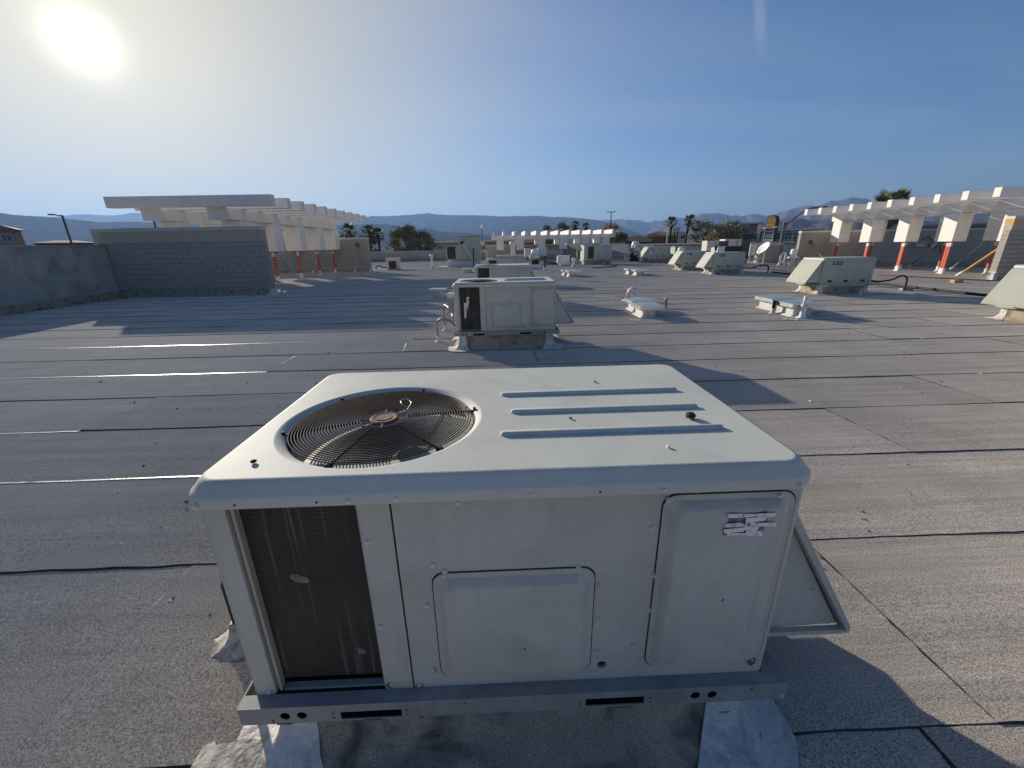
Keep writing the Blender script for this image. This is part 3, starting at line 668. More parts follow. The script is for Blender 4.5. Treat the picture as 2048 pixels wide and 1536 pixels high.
def hvac(x, y, label, group, detail=0, hood='R', z=0.0, paint='unit', top='unit_top', coil_marks=0, H=1.171, name='rooftop_unit'):
    t = thing(name, label, 'air conditioner', (x, y, z), group=group)
    T = H; zc0, zc1 = 0.337, T - 0.066
    # top cover with a round fan well
    fx, fy, fr = 0.42, 0.395, 0.352
    outer = [(-0.036, T - 0.071), (-0.036, T - 0.042), (-0.033, T - 0.036), (-0.028, T - 0.032), (-0.012, T - 0.010), (-0.004, T - 0.003), (0.006, T)]
    bm = bmesh.new()
    n = 6
    lps = []
    for o_, zz in outer:
        rad = 0.055 - o_ * 0.7
        lps.append([bm.verts.new(p) for p in rr(o_ , o_ , 1.72 - o_, 1.008 - o_, rad, zz, n)])
    for a, b in zip(lps, lps[1:]):
        for i in range(len(a)):
            j = (i + 1) % len(a); bm.faces.new((a[i], a[j], b[j], b[i]))
    m2 = 72
    prev = None; rings_ = [(fr + 0.008, T), (fr, T - 0.003), (fr - 0.022, T - 0.016), (fr - 0.028, T - 0.024), (fr - 0.030, T - 0.10), (fr - 0.034, T - 0.20), (fr - 0.034, T - 0.5)]
    circs = [[bm.verts.new((fx + rad * math.cos(2 * math.pi * k / m2), fy + rad * math.sin(2 * math.pi * k / m2), zz)) for k in range(m2)] for rad, zz in rings_]
    for a, b in zip(circs, circs[1:]):
        for i in range(m2):
            j = (i + 1) % m2; bm.faces.new((a[i], b[i], b[j], a[j]))
    e = []
    for lp_ in (lps[-1], circs[0]):
        for i in range(len(lp_)):
            va, vb = lp_[i], lp_[(i + 1) % len(lp_)]
            ed = bm.edges.get((va, vb)) or bm.edges.new((va, vb)); e.append(ed)
    bmesh.ops.triangle_fill(bm, use_beauty=True, edges=e)
    bmesh.ops.recalc_face_normals(bm, faces=bm.faces)
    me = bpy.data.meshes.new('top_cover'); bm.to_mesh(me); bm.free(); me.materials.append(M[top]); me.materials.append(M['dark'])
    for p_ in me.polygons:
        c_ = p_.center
        if c_.z < T - 0.03 and math.hypot(c_.x - fx, c_.y - fy) < fr and not (c_.z > T - 0.15 and -35 < math.degrees(math.atan2(c_.y - fy, c_.x - fx)) < 40): p_.material_index = 1  # well wall dark as painted shade; right-hand patch left pale as painted sunlight
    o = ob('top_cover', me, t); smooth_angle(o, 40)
    for p_ in me.polygons:
        if p_.normal.z > 0.9995: p_.use_smooth = False
    # pressed ribs on the top
    if detail >= 1:
        for ry, rx0, rx1 in ((0.61, 0.85, 1.6), (0.42, 0.885, 1.6), (0.23, 0.845, 1.6)):
            mb = MB(); w = 0.015; hgt = 0.012
            mb.loops([rr(rx0, ry - w, rx1, ry + w, w * 0.98, T + 0.0006, 5), rr(rx0 + 0.003, ry - w + 0.003, rx1 - 0.003, ry + w - 0.003, w * 0.8, T + hgt * 0.7, 5), rr(rx0 + 0.008, ry - w + 0.008, rx1 - 0.008, ry + w - 0.008, w * 0.46, T + hgt, 5)], False, True)
            o2 = part('pressed_rib', mb, M[top], t); smooth_angle(o2, 40)
    # fan: well bottom, blades, hub, guard
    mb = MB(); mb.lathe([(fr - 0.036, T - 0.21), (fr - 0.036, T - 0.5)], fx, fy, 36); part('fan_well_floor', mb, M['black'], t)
    fan = MB(); fan.lathe([(0.075, T - 0.24), (0.075, T - 0.15), (0.06, T - 0.142)], fx, fy, 18)
    hub = part('fan_hub', fan, M['fanblade'], t)
    for k in range(4):
        a0 = R(20 + 90 * k); lpv = []
        for s in range(5):
            rad = 0.07 + (fr - 0.045 - 0.07) * s / 4
            w_ = 0.35 + 0.32 * s / 4
            lpv.append([(fx + rad * math.cos(a0 + w_ * (q - 0.5) * 1.6), fy + rad * math.sin(a0 + w_ * (q - 0.5) * 1.6), T - 0.24 + 0.06 * q) for q in (0, 0.33, 0.66, 1.0)])
        mb = MB(); mb.loops(lpv, False, False, closed=False); part('fan_blade', mb, M['fanblade'], hub, smooth=True)
    gz = T - 0.008
    guard = bpy.data.objects.new('fan_guard', None); C.objects.link(guard); guard.parent = t
    def dome(rad): return gz + 0.012 * (1 - (rad / 0.33) ** 2)
    if detail >= 2:
        nr = 25; segs = 80; wr = 0.0020
    elif detail == 1: nr = 10; segs = 36; wr = 0.004
    else: nr = 5; segs = 24; wr = 0.006
    for k in range(nr):
        rad = 0.085 + (0.318 - 0.085) * k / (nr - 1)
        zz = dome(rad); mb = MB(); ns = 5
        wob = 0.0015 if detail >= 2 else 0
        pts = []
        for i in range(segs):
            a = 2 * math.pi * i / segs
            rj = rad + wob * noise.noise(Vector((math.cos(a) * 3, math.sin(a) * 3, k * 0.4)))
            for q in range(ns):
                b_ = 2 * math.pi * q / ns
                pts.append((fx + (rj + wr * math.cos(b_)) * math.cos(a), fy + (rj + wr * math.cos(b_)) * math.sin(a), zz + wr * math.sin(b_)))
        fs = [(i * ns + q, ((i + 1) % segs) * ns + q, ((i + 1) % segs) * ns + (q + 1) % ns, i * ns + (q + 1) % ns) for i in range(segs) for q in range(ns)]
        mb.add(pts, fs); part('guard_ring', mb, M['wire'], guard, smooth=True)
    for k in range(3):
        a = R((15, 75, 135)[k])
        for s_ in (1, -1):
            if detail == 0 and s_ < 0: continue
            mb = MB(); mb.tube([(fx + s_ * q * math.cos(a), fy + s_ * q * math.sin(a), dome(q) - 0.006) for q in (0.085, 0.2, 0.30, 0.338)], 0.0042, 5); part('guard_spoke', mb, M['wire'], guard)
    mb = MB(); mb.lathe([(0.052, gz + 0.004), (0.052, gz + 0.012), (0.045, gz + 0.015), (0.03, gz + 0.012), (0.028, gz + 0.015)], fx, fy, 24); part('guard_plate', mb, M['rust'], guard)
    if detail >= 2:
        for k in range(8):
            a = R(8 + 45 * k)
            mb = MB(); mb.tube([(fx + q * math.cos(a), fy + q * math.sin(a), gz + 0.009) for q in (0.05, 0.088)], 0.004 if k in (2, 6) else 0.0022, 6); part('guard_tab', mb, M['rust'], guard)
        for k in (15, 75, 135, 195, 255, 315):
            a = R(k); mb = MB(); mb.box((-0.018, -0.006, 0), (0.018, 0.006, 0.008)); mb.tube([(0.004, 0, 0.004), (0.004, 0, 0.02)], 0.006, 6)
            o3 = part('guard_clip', mb, M['wire'], guard); o3.location = (fx + 0.334 * math.cos(a), fy + 0.334 * math.sin(a), gz - 0.012); o3.rotation_euler = (0, 0, a)
        mb = MB(); mb.tube([(fx + 0.035, fy + 0.02, gz + 0.014), (fx + 0.075, fy + 0.05, gz + 0.022), (fx + 0.085, fy + 0.09, gz + 0.035), (fx + 0.06, fy + 0.115, gz + 0.042), (fx + 0.04, fy + 0.10, gz + 0.04), (fx + 0.05, fy + 0.075, gz + 0.032), (fx + 0.09, fy + 0.05, gz + 0.018)], 0.0015, 5); part('loose_wire', mb, M['galv'], guard, smooth=True)
    # cabinet
    zb0 = 0.262
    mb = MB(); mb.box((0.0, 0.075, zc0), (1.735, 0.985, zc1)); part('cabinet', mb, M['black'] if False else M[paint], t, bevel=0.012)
    # corner post, coil, centre post
    mb = MB()
    prof = [(0.0, 0.10), (-0.016, 0.085), (-0.019, 0.03), (-0.012, 0.008), (0.004, 0.0), (0.050, 0.0), (0.058, 0.004), (0.060, 0.03), (0.063, 0.068)]
    mb.loops([[(a, b, zc0) for a, b in prof], [(a, b, zc1) for a, b in prof]]); o = part('corner_post', mb, M[paint], t); smooth_angle(o, 50)
    mb = MB(); mb.box((0.062, 0.034, zc0 + 0.03), (0.425, 0.074, zc1 - 0.003)); coil = part('condenser_coil', mb, M['coil'], t)
    mb = MB(); mb.box((0.0665, 0.012, zc0), (0.076, 0.0335, zc1 - 0.004)); part('coil_frame', mb, M['tan'] if detail >= 2 else M[paint], t)
    mb = MB(); mb.box((0.083, 0.012, zc0 - 0.001), (0.424, 0.0335, zc0 + 0.010)); part('coil_sill', mb, M['rail'], t)
    mb = MB(); prof = [(0.425, 0.07), (0.422, 0.012), (0.429, 0.002), (0.437, 0.0), (0.5225, 0.0), (0.5225, 0.07)]
    mb.loops([[(a, b, zc0) for a, b in prof], [(a, b, zc1) for a, b in prof]]); o = part('centre_post', mb, M[paint], t)
    mb = MB(); mb.box((0.5225, 0.004, zc0), (0.5285, 0.07, zc1)); part('joint', mb, M['gasket'], t)
    # front panel with its drain hole
    pm = plate([(0.5285, zc0), (1.700, zc0), (1.722, zc0), (1.722, zc1), (0.5285, zc1)], [circ(1.17, 0.402, 0.0165)], 0.0, 0.012, M[paint], 'front_panel')
    ob('front_panel', pm, t)
    mb = MB(); prof = [(1.7225, 0.0), (1.733, 0.003), (1.740, 0.010), (1.742, 0.022), (1.742, 0.10), (1.7225, 0.10)]
    mb.loops([[(a, b, zc0) for a, b in prof], [(a, b, zc1) for a, b in prof]]); o = part('corner_post', mb, M[paint], t); smooth_angle(o, 50)
    mb = MB(); mb.box((0.53, 0.0125, zc0 + 0.002), (1.722, 0.074, zc1 - 0.004)); part('panel_lining', mb, M['black'], t)
    embossed(0.625, 0.383, 1.127, 0.822, 0.042, -0.0008, 'service_panel', t, paint, out=0.030 if detail else 0.018)
    embossed(1.318, 0.392, 1.712, 1.072, 0.042, -0.0008, 'access_door', t, paint, out=0.030 if detail else 0.02)
    # base rail with real slots and holes
    holes = [rect(0.285, 0.268, 0.488, 0.303), rect(1.11, 0.272, 1.31, 0.307), circ(0.103, 0.296, 0.0165), circ(0.158, 0.296, 0.0165), circ(1.487, 0.298, 0.0165), circ(1.545, 0.298, 0.0165)]
    rmh = plate([(-0.045, zb0), (1.805, zb0), (1.805, 0.3365), (-0.045, 0.3365)], holes, -0.046, -0.042, M['rail'], 'base_rail')
    ob('base_rail', rmh, t)
    mb = MB(); mb.box((-0.046, -0.0415, 0.3315), (1.805, 0.0, 0.3365)); mb.box((1.801, -0.0415, zb0), (1.806, 1.03, 0.331)); mb.box((-0.050, -0.0415, zb0), (-0.0455, 1.03, 0.3365)); mb.box((-0.045, 1.03, zb0), (1.80, 1.035, 0.3365)); mb.box((1.742, 0.0, 0.3315), (1.80, 1.03, 0.3362))
    part('base_pan', mb, M['rail'], t)
    mb = MB(); mb.box((-0.044, -0.0405, zb0 + 0.001), (1.799, 0.05, zb0 + 0.004)); mb.box((-0.044, -0.012, zb0 + 0.005), (1.799, -0.002, 0.3312)); part('rail_lining', mb, M['black'], t)
    mb = MB(); mb.box((-0.03, 0.0, zb0 + 0.01), (1.79, 1.0, zc0 - 0.006)); part('base_interior', mb, M['black'], t)
    # side (left) face details and right side hood
    if hood:
        hx, s = (1.742, 1) if hood == 'R' else (-0.002, -1)
        d0, z0h, z1h = (0.33, 0.425, 0.985) if hood == 'R' else (0.40, 0.40, 1.085)
        ya, yb = (0.09, 0.93) if hood == 'R' else (0.04, 0.98)
        h = bpy.data.objects.new('intake_hood', None); C.objects.link(h); h.parent = t
        for yy in (ya, yb):
            mb = MB(); q = 0.006
            tri = [(hx + s * 0.001, z0h), (hx + s * (d0 - 0.02), z0h + 0.012), (hx + s * 0.001, z1h - 0.02)]
            mb.loops([[(a, yy, b) for a, b in tri], [(a, yy + q, b) for a, b in tri]]); part('side_plate', mb, M['hood' if hood == 'L' else paint], h)
        mb = MB(); q = 0.014
        pr = [(hx + s * 0.001, z1h), (hx + s * 0.018, z1h), (hx + s * (d0 + 0.012), z0h + 0.022), (hx + s * (d0 + 0.012), z0h - 0.004), (hx + s * (d0 - 0.006), z0h - 0.004), (hx + s * (d0 - 0.006), z0h + 0.014), (hx + s * 0.001, z1h - q * 1.6)]
        mb.loops([[(a, ya - 0.03, b) for a, b in pr], [(a, yb + 0.036, b) for a, b in pr]]); part('sloped_top', mb, M['hood' if hood == 'L' else paint], h, bevel=0.002, seg=1)
        mb = MB(); mb.box((min(hx + s * 0.002, hx + s * (d0 - 0.008)), ya - 0.024, z0h - 0.012), (max(hx + s * 0.002, hx + s * (d0 - 0.008)), ya - 0.002, z0h + 0.006)); part('bottom_lip', mb, M[paint], h)
        mb = MB(); mb.box((min(hx, hx + s * (d0 - 0.03)), ya + 0.01, z0h - 0.002), (max(hx, hx + s * (d0 - 0.03)), yb - 0.01, z0h + 0.002)); part('intake_screen', mb, M['dark'], h)
    else:
        pass
    if detail >= 2:
        S = [(0.005, -0.052 + 0.0165, T - 0.055)]
        for sx, sz in ((0.015, T - 0.058), (0.425, T - 0.058), (0.555, T - 0.056), (0.93, T - 0.056), (1.30, T - 0.056), (1.69, T - 0.057)):
            ob('screw', screw_mesh, t, (sx, -0.0362, sz))
        for sx, sz in ((0.72, 1.073), (0.63, 0.855), (0.665, 0.828), (0.66, 0.815), (1.075, 0.826), (1.092, 0.811), (0.60, 0.70), (0.598, 0.42), (1.142, 0.75), (1.144, 0.61), (1.144, 0.47), (1.27, 0.49), (1.292, 0.96), (1.31, 0.64), (1.41, 1.088), (1.33, 1.06), (1.66, 1.062), (1.69, 0.40), (1.14, 0.372), (0.545, 0.352), (1.315, 0.78), (1.30, 0.42)):
            ob('screw', screw_mesh, t, (sx, -0.0065 if (sx > 1.32 and sz > 1.05) else -0.001, sz))
        for sx, sz in ((0.445, 0.95), (0.445, 0.62), (0.452, 0.36), (0.040, 0.352)):
            ob('screw', screw_mesh, t, (sx, -0.001, sz))
        ob('screw', screw_mesh, t, (1.79, -0.0465, 0.278))
        ob('screw', screw_mesh, t, (1.93, 0.0895, 0.60))
        for hx_, hz_ in ((0.06, 0.279), (0.062, 0.27), (0.262, 0.299), (0.262, 0.278), (0.506, 0.298), (0.506, 0.277), (1.09, 0.298), (1.09, 0.278), (1.33, 0.30), (1.33, 0.28), (0.12, 1.113), (0.34, 1.113), (1.12, 1.114), (1.68, 0.318), (0.70, 0.318)):
            mb = MB(); yy = -0.0365 if hz_ > 1 else -0.0462
            mb.tube([(hx_, yy, hz_), (hx_, yy - 0.0012, hz_)], 0.0032, 8); part('screw_hole', mb, M['gasket'], t)
        for hx_, hz_ in ((0.905, 0.53), (1.53, 0.70)):
            mb = MB(); mb.tube([(hx_, -0.0305, hz_), (hx_, -0.032, hz_)], 0.0035, 8); part('screw_hole', mb, M['gasket'], t)
        # rusty scrape marks on the slot edges
        for x0_, x1_ in ((0.07, 0.12), (0.36, 0.42), (1.18, 1.27), (0.545, 0.56)):
            mb = MB(); mb.box((x0_, -0.0475, 0.2585), (x1_, -0.044, 0.2640)); part('rust_scrape', mb, M['rust'], t)
        for sx, sz, rr_ in ((0.445, 0.36, 0.010), (1.69, 0.40, 0.014), (0.545, 0.352, 0.011), (0.60, 0.42, 0.008), (0.04, 0.352, 0.009), (1.142, 0.75, 0.006)):
            mb = MB(); pts = [(sx + rr_ * (1 + 0.3 * math.sin(k * 2.3)) * math.cos(k * math.pi / 6), -0.0012 if sx < 1.3 else -0.0058, sz - rr_ * 0.3 + rr_ * (1.1 if math.sin(k * math.pi / 6) > 0 else 1.8) * math.sin(k * math.pi / 6)) for k in range(12)]
            mb.loops([pts, [(x, y - 0.0006, z) for x, y, z in pts]]); part('rust_stain', mb, M['rust'], t)
        # peeling paper label
        lab = bpy.data.objects.new('peeling_label', None); C.objects.link(lab); lab.parent = t; lab['label'] = 'cracked white paper label peeling off the door'
        rnd = random.Random(5)
        x0_, z0_ = 1.495, 0.945
        bk = [(x0_ - 0.004 + 0.003 * rnd.uniform(-1, 1), z0_ + 0.004), (x0_ + 0.03, z0_ - 0.002), (x0_ + 0.07, z0_ + 0.004), (x0_ + 0.118, z0_ + 0.012), (x0_ + 0.125, z0_ + 0.05), (x0_ + 0.116, z0_ + 0.082), (x0_ + 0.07, z0_ + 0.074), (x0_ + 0.012, z0_ + 0.079), (x0_ + 0.004, z0_ + 0.04)]
        mb = MB(); mb.loops([[(a_, -0.0312, b_) for a_, b_ in bk], [(a_, -0.0318, b_) for a_, b_ in bk]]); part('label_backing', mb, M['crushed'], lab)
        for j in range(5):
            zz = z0_ + j * 0.0160 + rnd.uniform(-0.002, 0.002); xs = [rnd.uniform(-0.006, 0.01)]
            while xs[-1] < 0.11: xs.append(xs[-1] + rnd.uniform(0.012, 0.062))
            for a_, b_ in zip(xs, xs[1:]):
                if rnd.random() < 0.10: continue
                l_ = [rnd.uniform(0.0008, 0.0075) for _ in range(4)]; sk = [rnd.uniform(-0.0045, 0.0045) for _ in range(8)]
                P = [(x0_ + a_ + sk[0], -0.0318 - l_[0], zz + sk[4] * 0.6), (x0_ + b_ - 0.0012 + sk[1], -0.0318 - l_[1], zz + sk[5] * 0.6), (x0_ + b_ - 0.0012 + sk[2], -0.0318 - l_[2], zz + 0.0150 + sk[6] * 0.8), (x0_ + a_ + sk[3], -0.0318 - l_[3], zz + 0.0148 + sk[7] * 0.8)]
                mb = MB(); mb.loops([P, [(x, y + 0.0006, z) for x, y, z in P]]); part('paper_flake', mb, M['paper'], lab)
        # damaged spots on the coil
        for cx, cz, sx, sz in ((0.205, 0.79, 0.03, 0.016), (0.355, 0.475, 0.014, 0.013)):
            mb = MB(); lp0 = []; lp1 = []
            for k in range(12):
                a = 2 * math.pi * k / 12; q = 1 + 0.25 * noise.noise(Vector((math.cos(a) * 2, math.sin(a) * 2, cx * 9)))
                lp0.append((cx + sx * q * math.cos(a), 0.0335, cz + sz * q * math.sin(a) - 0.3 * sx * math.cos(a))); lp1.append((cx + sx * 0.7 * q * math.cos(a), 0.0305, cz + sz * 0.7 * q * math.sin(a) - 0.3 * sx * math.cos(a)))
            mb.loops([lp0, lp1], False, True); part('crushed_fins', mb, M['crushed'], t, smooth=True)
    if coil_marks:
        for cx, cz0, cz1, w in ((0.155, 0.56, 0.83, 0.012), (0.20, 0.72, 0.86, 0.007), (0.205, 0.85, 0.93, 0.011)):
            mb = MB(); mb.loops([[(cx - w + k * 0.0, 0.0332, cz0 + (cz1 - cz0) * q), (cx + 0.3 * w + 0.02 * q, 0.0302, cz0 + (cz1 - cz0) * q), (cx + w + 0.03 * q, 0.0332, cz0 + (cz1 - cz0) * q)] for k, q in enumerate((0, 0.25, 0.5, 0.75, 1))], False, False, closed=False)
            part('bent_fin_streak', mb, M['galv'], t)
    return t
curb(0.03, 0.03, 1.70, 0.97, 0.261, 'granulated curb with white corner flashings under the nearest unit')
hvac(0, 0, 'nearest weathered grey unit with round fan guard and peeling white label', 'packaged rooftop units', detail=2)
curb(0.14, 6.21, 1.81, 7.15, 0.261, 'curb with white flared corners under the second unit')
hvac(0.11, 6.18, 'second grey unit of the middle row with white streaks on its dark coil', 'packaged rooftop units', detail=1, coil_marks=1)
curb(0.20, 12.33, 1.87, 13.27, 0.261, 'curb under the third unit of the middle row')
hvac(0.17, 12.3, 'third grey unit of the middle row, just behind the second', 'packaged rooftop units', detail=0)
curb(0.43, 18.83, 2.10, 19.77, 0.261, 'curb under the fourth unit of the middle row')
t4 = hvac(0.40, 18.8, 'fourth unit of the middle row with a raised rear section', 'packaged rooftop units', detail=0, hood=None)
mb = MB(); mb.box((0.42, 0.03, 1.174), (1.70, 0.95, 1.31)); part('raised_top', mb, M['unit_b'], t4, bevel=0.01)

# control box + conduits beside the second unit
t = thing('disconnect_box', 'grey electrical disconnect box on the left side of the second unit', 'electrical box', (0.02, 6.45, 0.62))
mb = MB(); mb.box((-0.07, 0, 0), (0.06, 0.22, 0.34)); part('box', mb, M['galvdirty'], t, bevel=0.006)
mb = MB(); mb.box((-0.075, -0.012, 0.28), (0.04, 0.235, 0.35)); part('lid', mb, M['galv'], t)
mb = MB(); mb.tube([(-0.06, 0.05, 0.02), (-0.12, 0.02, -0.03)], 0.014, 8); part('red_lever', mb, M['redpost'], t)
def conduit(label, pts, rad, m_='conduit', boot=True, name='conduit', cat='conduit'):
    t = thing(name, label, cat, pts[0])
    o = Vector(pts[0]); P = [Vector(p) - o for p in pts]
    # round the corners with a Catmull-Rom pass
    Q = []
    for i in range(len(P) - 1):
        p0 = P[max(i - 1, 0)]; p1_ = P[i]; p2_ = P[i + 1]; p3_ = P[min(i + 2, len(P) - 1)]
        for k in range(6):
            s = k / 6
            Q.append(0.5 * ((2 * p1_) + (p2_ - p0) * s + (2 * p0 - 5 * p1_ + 4 * p2_ - p3_) * s * s + (3 * p1_ - p0 - 3 * p2_ + p3_) * s ** 3))
    Q.append(P[-1])
    mb = MB(); mb.tube(Q, rad, 9); part('pipe', mb, M[m_], t, smooth=True)
    if boot:
        mb = MB(); mb.lathe([(rad * 4.2, 0.012), (rad * 3.0, 0.02), (rad * 1.8, 0.05), (rad * 1.5, 0.12)], 0, 0, 14); part('boot', mb, M['whitepaint'], t, smooth=True)
    return t
conduit('shorter grey conduit arching into the base of the second unit', [(-0.33, 6.86, 0), (-0.33, 6.86, 0.34), (-0.26, 6.8, 0.46), (-0.1, 6.7, 0.46), (0.05, 6.6, 0.36)], 0.018)
conduit('taller grey conduit arching up to the disconnect box of the second unit', [(-0.33, 8.0, 0), (-0.33, 8.0, 0.45), (-0.28, 7.7, 0.60), (-0.12, 7.2, 0.60), (0.0, 6.72, 0.50)], 0.018)
# pipe boot left of the near unit, with a lumpy collar
t = thing('pipe_boot', 'lumpy white mastic pipe boot on the roof left of the nearest unit', 'pipe boot', (-0.42, 0.50, 0.0))
mb = MB(); lps = []
for rad, zz in ((0.125, 0.011), (0.09, 0.018), (0.06, 0.032), (0.045, 0.05), (0.032, 0.085), (0.024, 0.12)):
    lps.append([(rad * (1 + 0.35 * noise.noise(Vector((math.cos(a) * 2.2, math.sin(a) * 2.2, zz * 20)))) * math.cos(a), rad * (1 + 0.35 * noise.noise(Vector((math.cos(a) * 2.2, math.sin(a) * 2.2, zz * 20 + 3)))) * math.sin(a), zz + 0.008 * noise.noise(Vector((a * 3, rad * 40, 0)))) for a in [2 * math.pi * k / 28 for k in range(28)]])
mb.loops(lps); part('mastic_collar', mb, M['mastic'], t, smooth=True)
mb = MB(); mb.tube([(0, 0, 0.1), (0.0, 0, 0.34), (0.06, -0.02, 0.45), (0.2, -0.04, 0.50), (0.39, -0.04, 0.50)], 0.016, 8); part('conduit', mb, M['blackpipe'], t, smooth=True)
# mastic spread at the near-left foot of the near curb
mb = MB(); lps = []
for q in range(6):
    row = []
    for k in range(22):
        s = k / 21
        x = -0.30 + 0.42 * s + 0.03 * noise.noise(Vector((k * 0.4, q, 0))); y = -0.40 + 0.09 * q + 0.03 * noise.noise(Vector((k * 0.5, q, 4)))
        z = 0.013 + (0.012 * abs(noise.noise(Vector((x * 14, y * 14, 2)))) + 0.05 * max(0, 1 - abs(q - 5) / 1.8) * s) * (0 if q in (0,) or k in (0, 21) else 1)
        row.append((x, y, z))
    lps.append(row)
mb.loops(lps, False, False, closed=False)
o = part('mastic_patch', mb, M['mastic'], smooth=True); tag(o, 'rough white mastic patch on the roof at the near left foot of the curb', 'roof patch')
# droppings / dirt bits on the top cover and roof
def debris(x, y, z, s, label, m_='bird', name='dirt_clump', cat='debris', squash=0.6, group=None):
    mb = MB(); lps = []
    for j in range(5):
        ph = math.pi * (j + 0.5) / 5
        lps.append([(s * math.sin(ph) * math.cos(a) * (1 + 0.35 * noise.noise(Vector((math.cos(a) * 2, math.sin(a) * 2, j + x)))), s * math.sin(ph) * math.sin(a) * (1 + 0.35 * noise.noise(Vector((math.cos(a) * 2, math.sin(a) * 2, j + x + 5)))), s * squash * (1 - math.cos(ph))) for a in [2 * math.pi * k / 10 for k in range(10)]])
    mb.loops(lps); o = part(name, mb, M[m_], smooth=True); o.location = (x, y, z); tag(o, label, cat, group)
debris(1.525, 0.315, 1.172, 0.019, 'dark brown dropping near the right end of the nearest unit top', 'dung')
debris(0.115, 0.09, 1.172, 0.009, 'small dark dirt clump on the front left corner of the unit top', 'dung')
debris(1.10, 0.34, 1.172, 0.006, 'tiny dark speck between the ribs of the unit top', 'dung')
debris(1.28, 0.74, 1.172, 0.006, 'tiny dark speck near the back edge of the unit top', 'dung')
debris(1.36, 0.10, 1.172, 0.006, 'pale speck beside the front edge of the unit top', 'letter')
debris(9.8, 34.1, 0.0, 0.11, 'small black ball lying on the roof beside a long hose', 'bird', 'black_ball', 'ball', 1.0)

rnd = random.Random(3)
mb = MB()
for k in range(420):
    d = rnd.uniform(0.3, 1) ** 1.7 * 13; a = R(rnd.uniform(-58, 58))
    x = cam_pos.x + d * math.sin(a); y = cam_pos.y + 0.6 + d * math.cos(a)
    if -0.2 < x < 2.0 and -0.2 < y < 1.2: continue
    s_ = rnd.uniform(0.002, 0.006); yaw = rnd.uniform(0, 6.28); ln = s_ * rnd.uniform(1, 4.5)
    dx, dy = math.cos(yaw) * ln, math.sin(yaw) * ln; ex, ey = -math.sin(yaw) * s_, math.cos(yaw) * s_; z = roofz(x) + 0.010
    mb.add([(x - dx, y - dy, z), (x + ex, y + ey, z), (x + dx, y + dy, z), (x - ex, y - ey, z), (x, y, z + s_ * 1.6 + 0.004)], [(0, 1, 4), (1, 2, 4), (2, 3, 4), (3, 0, 4)], 0 if k % 3 else 1)
o = part('roof_grit', mb, [M['dung'], M['letter']]); tag(o, 'scattered grit and leaf bits on the roof', kind='stuff')
mb = MB()
def smear(x0, y0, x1, y1, w, n=14, seed=0):
    A_ = []; B_ = []
    for i in range(n + 1):
        q = i / n; x = x0 + (x1 - x0) * q; y = y0 + (y1 - y0) * q
        d_ = Vector((y1 - y0, x0 - x1, 0)).normalized(); ww = w * max(0.05, 0.5 + noise.noise(Vector((q * 5, seed, 0)))) * (0.05 if i in (0, n) else 1)
        o_ = 0.4 * w * noise.noise(Vector((q * 4, seed, 7)))
        A_.append((x + d_.x * (o_ - ww), y + d_.y * (o_ - ww), roofz(x) + 0.0165)); B_.append((x + d_.x * (o_ + ww), y + d_.y * (o_ + ww), roofz(x) + 0.0165))
    mb.loops([A_, B_], False, False, closed=False)
for q in ((7.4, 9.9, 7.9, 8.3, 0.03), (8.05, 7.9, 8.3, 7.0, 0.03), (8.4, 6.7, 8.66, 5.7, 0.025), (4.2, 13.5, 4.9, 12.9, 0.16), (5.3, 13.0, 5.9, 12.5, 0.10), (6.0, 10.3, 6.12, 10.05, 0.02), (6.12, 10.05, 6.3, 10.2, 0.02),
          (-0.86, 6.15, -0.95, 6.9, 0.02), (11.0, 20.9, 12.0, 20.0, 0.05), (12.2, 19.6, 13.0, 19.0, 0.05), (9.3, 17.5, 10.2, 16.9, 0.05), (4.0, 8.8, 4.25, 8.55, 0.09), (7.5, 8.4, 7.75, 8.2, 0.10), (-3.4, 29.5, -2.4, 29.2, 0.25)):
    smear(*q, seed=q[0])
o = part('coating_marks', mb, M['whitepaint']); tag(o, 'faint white coating smears left on the roof', kind='stuff')

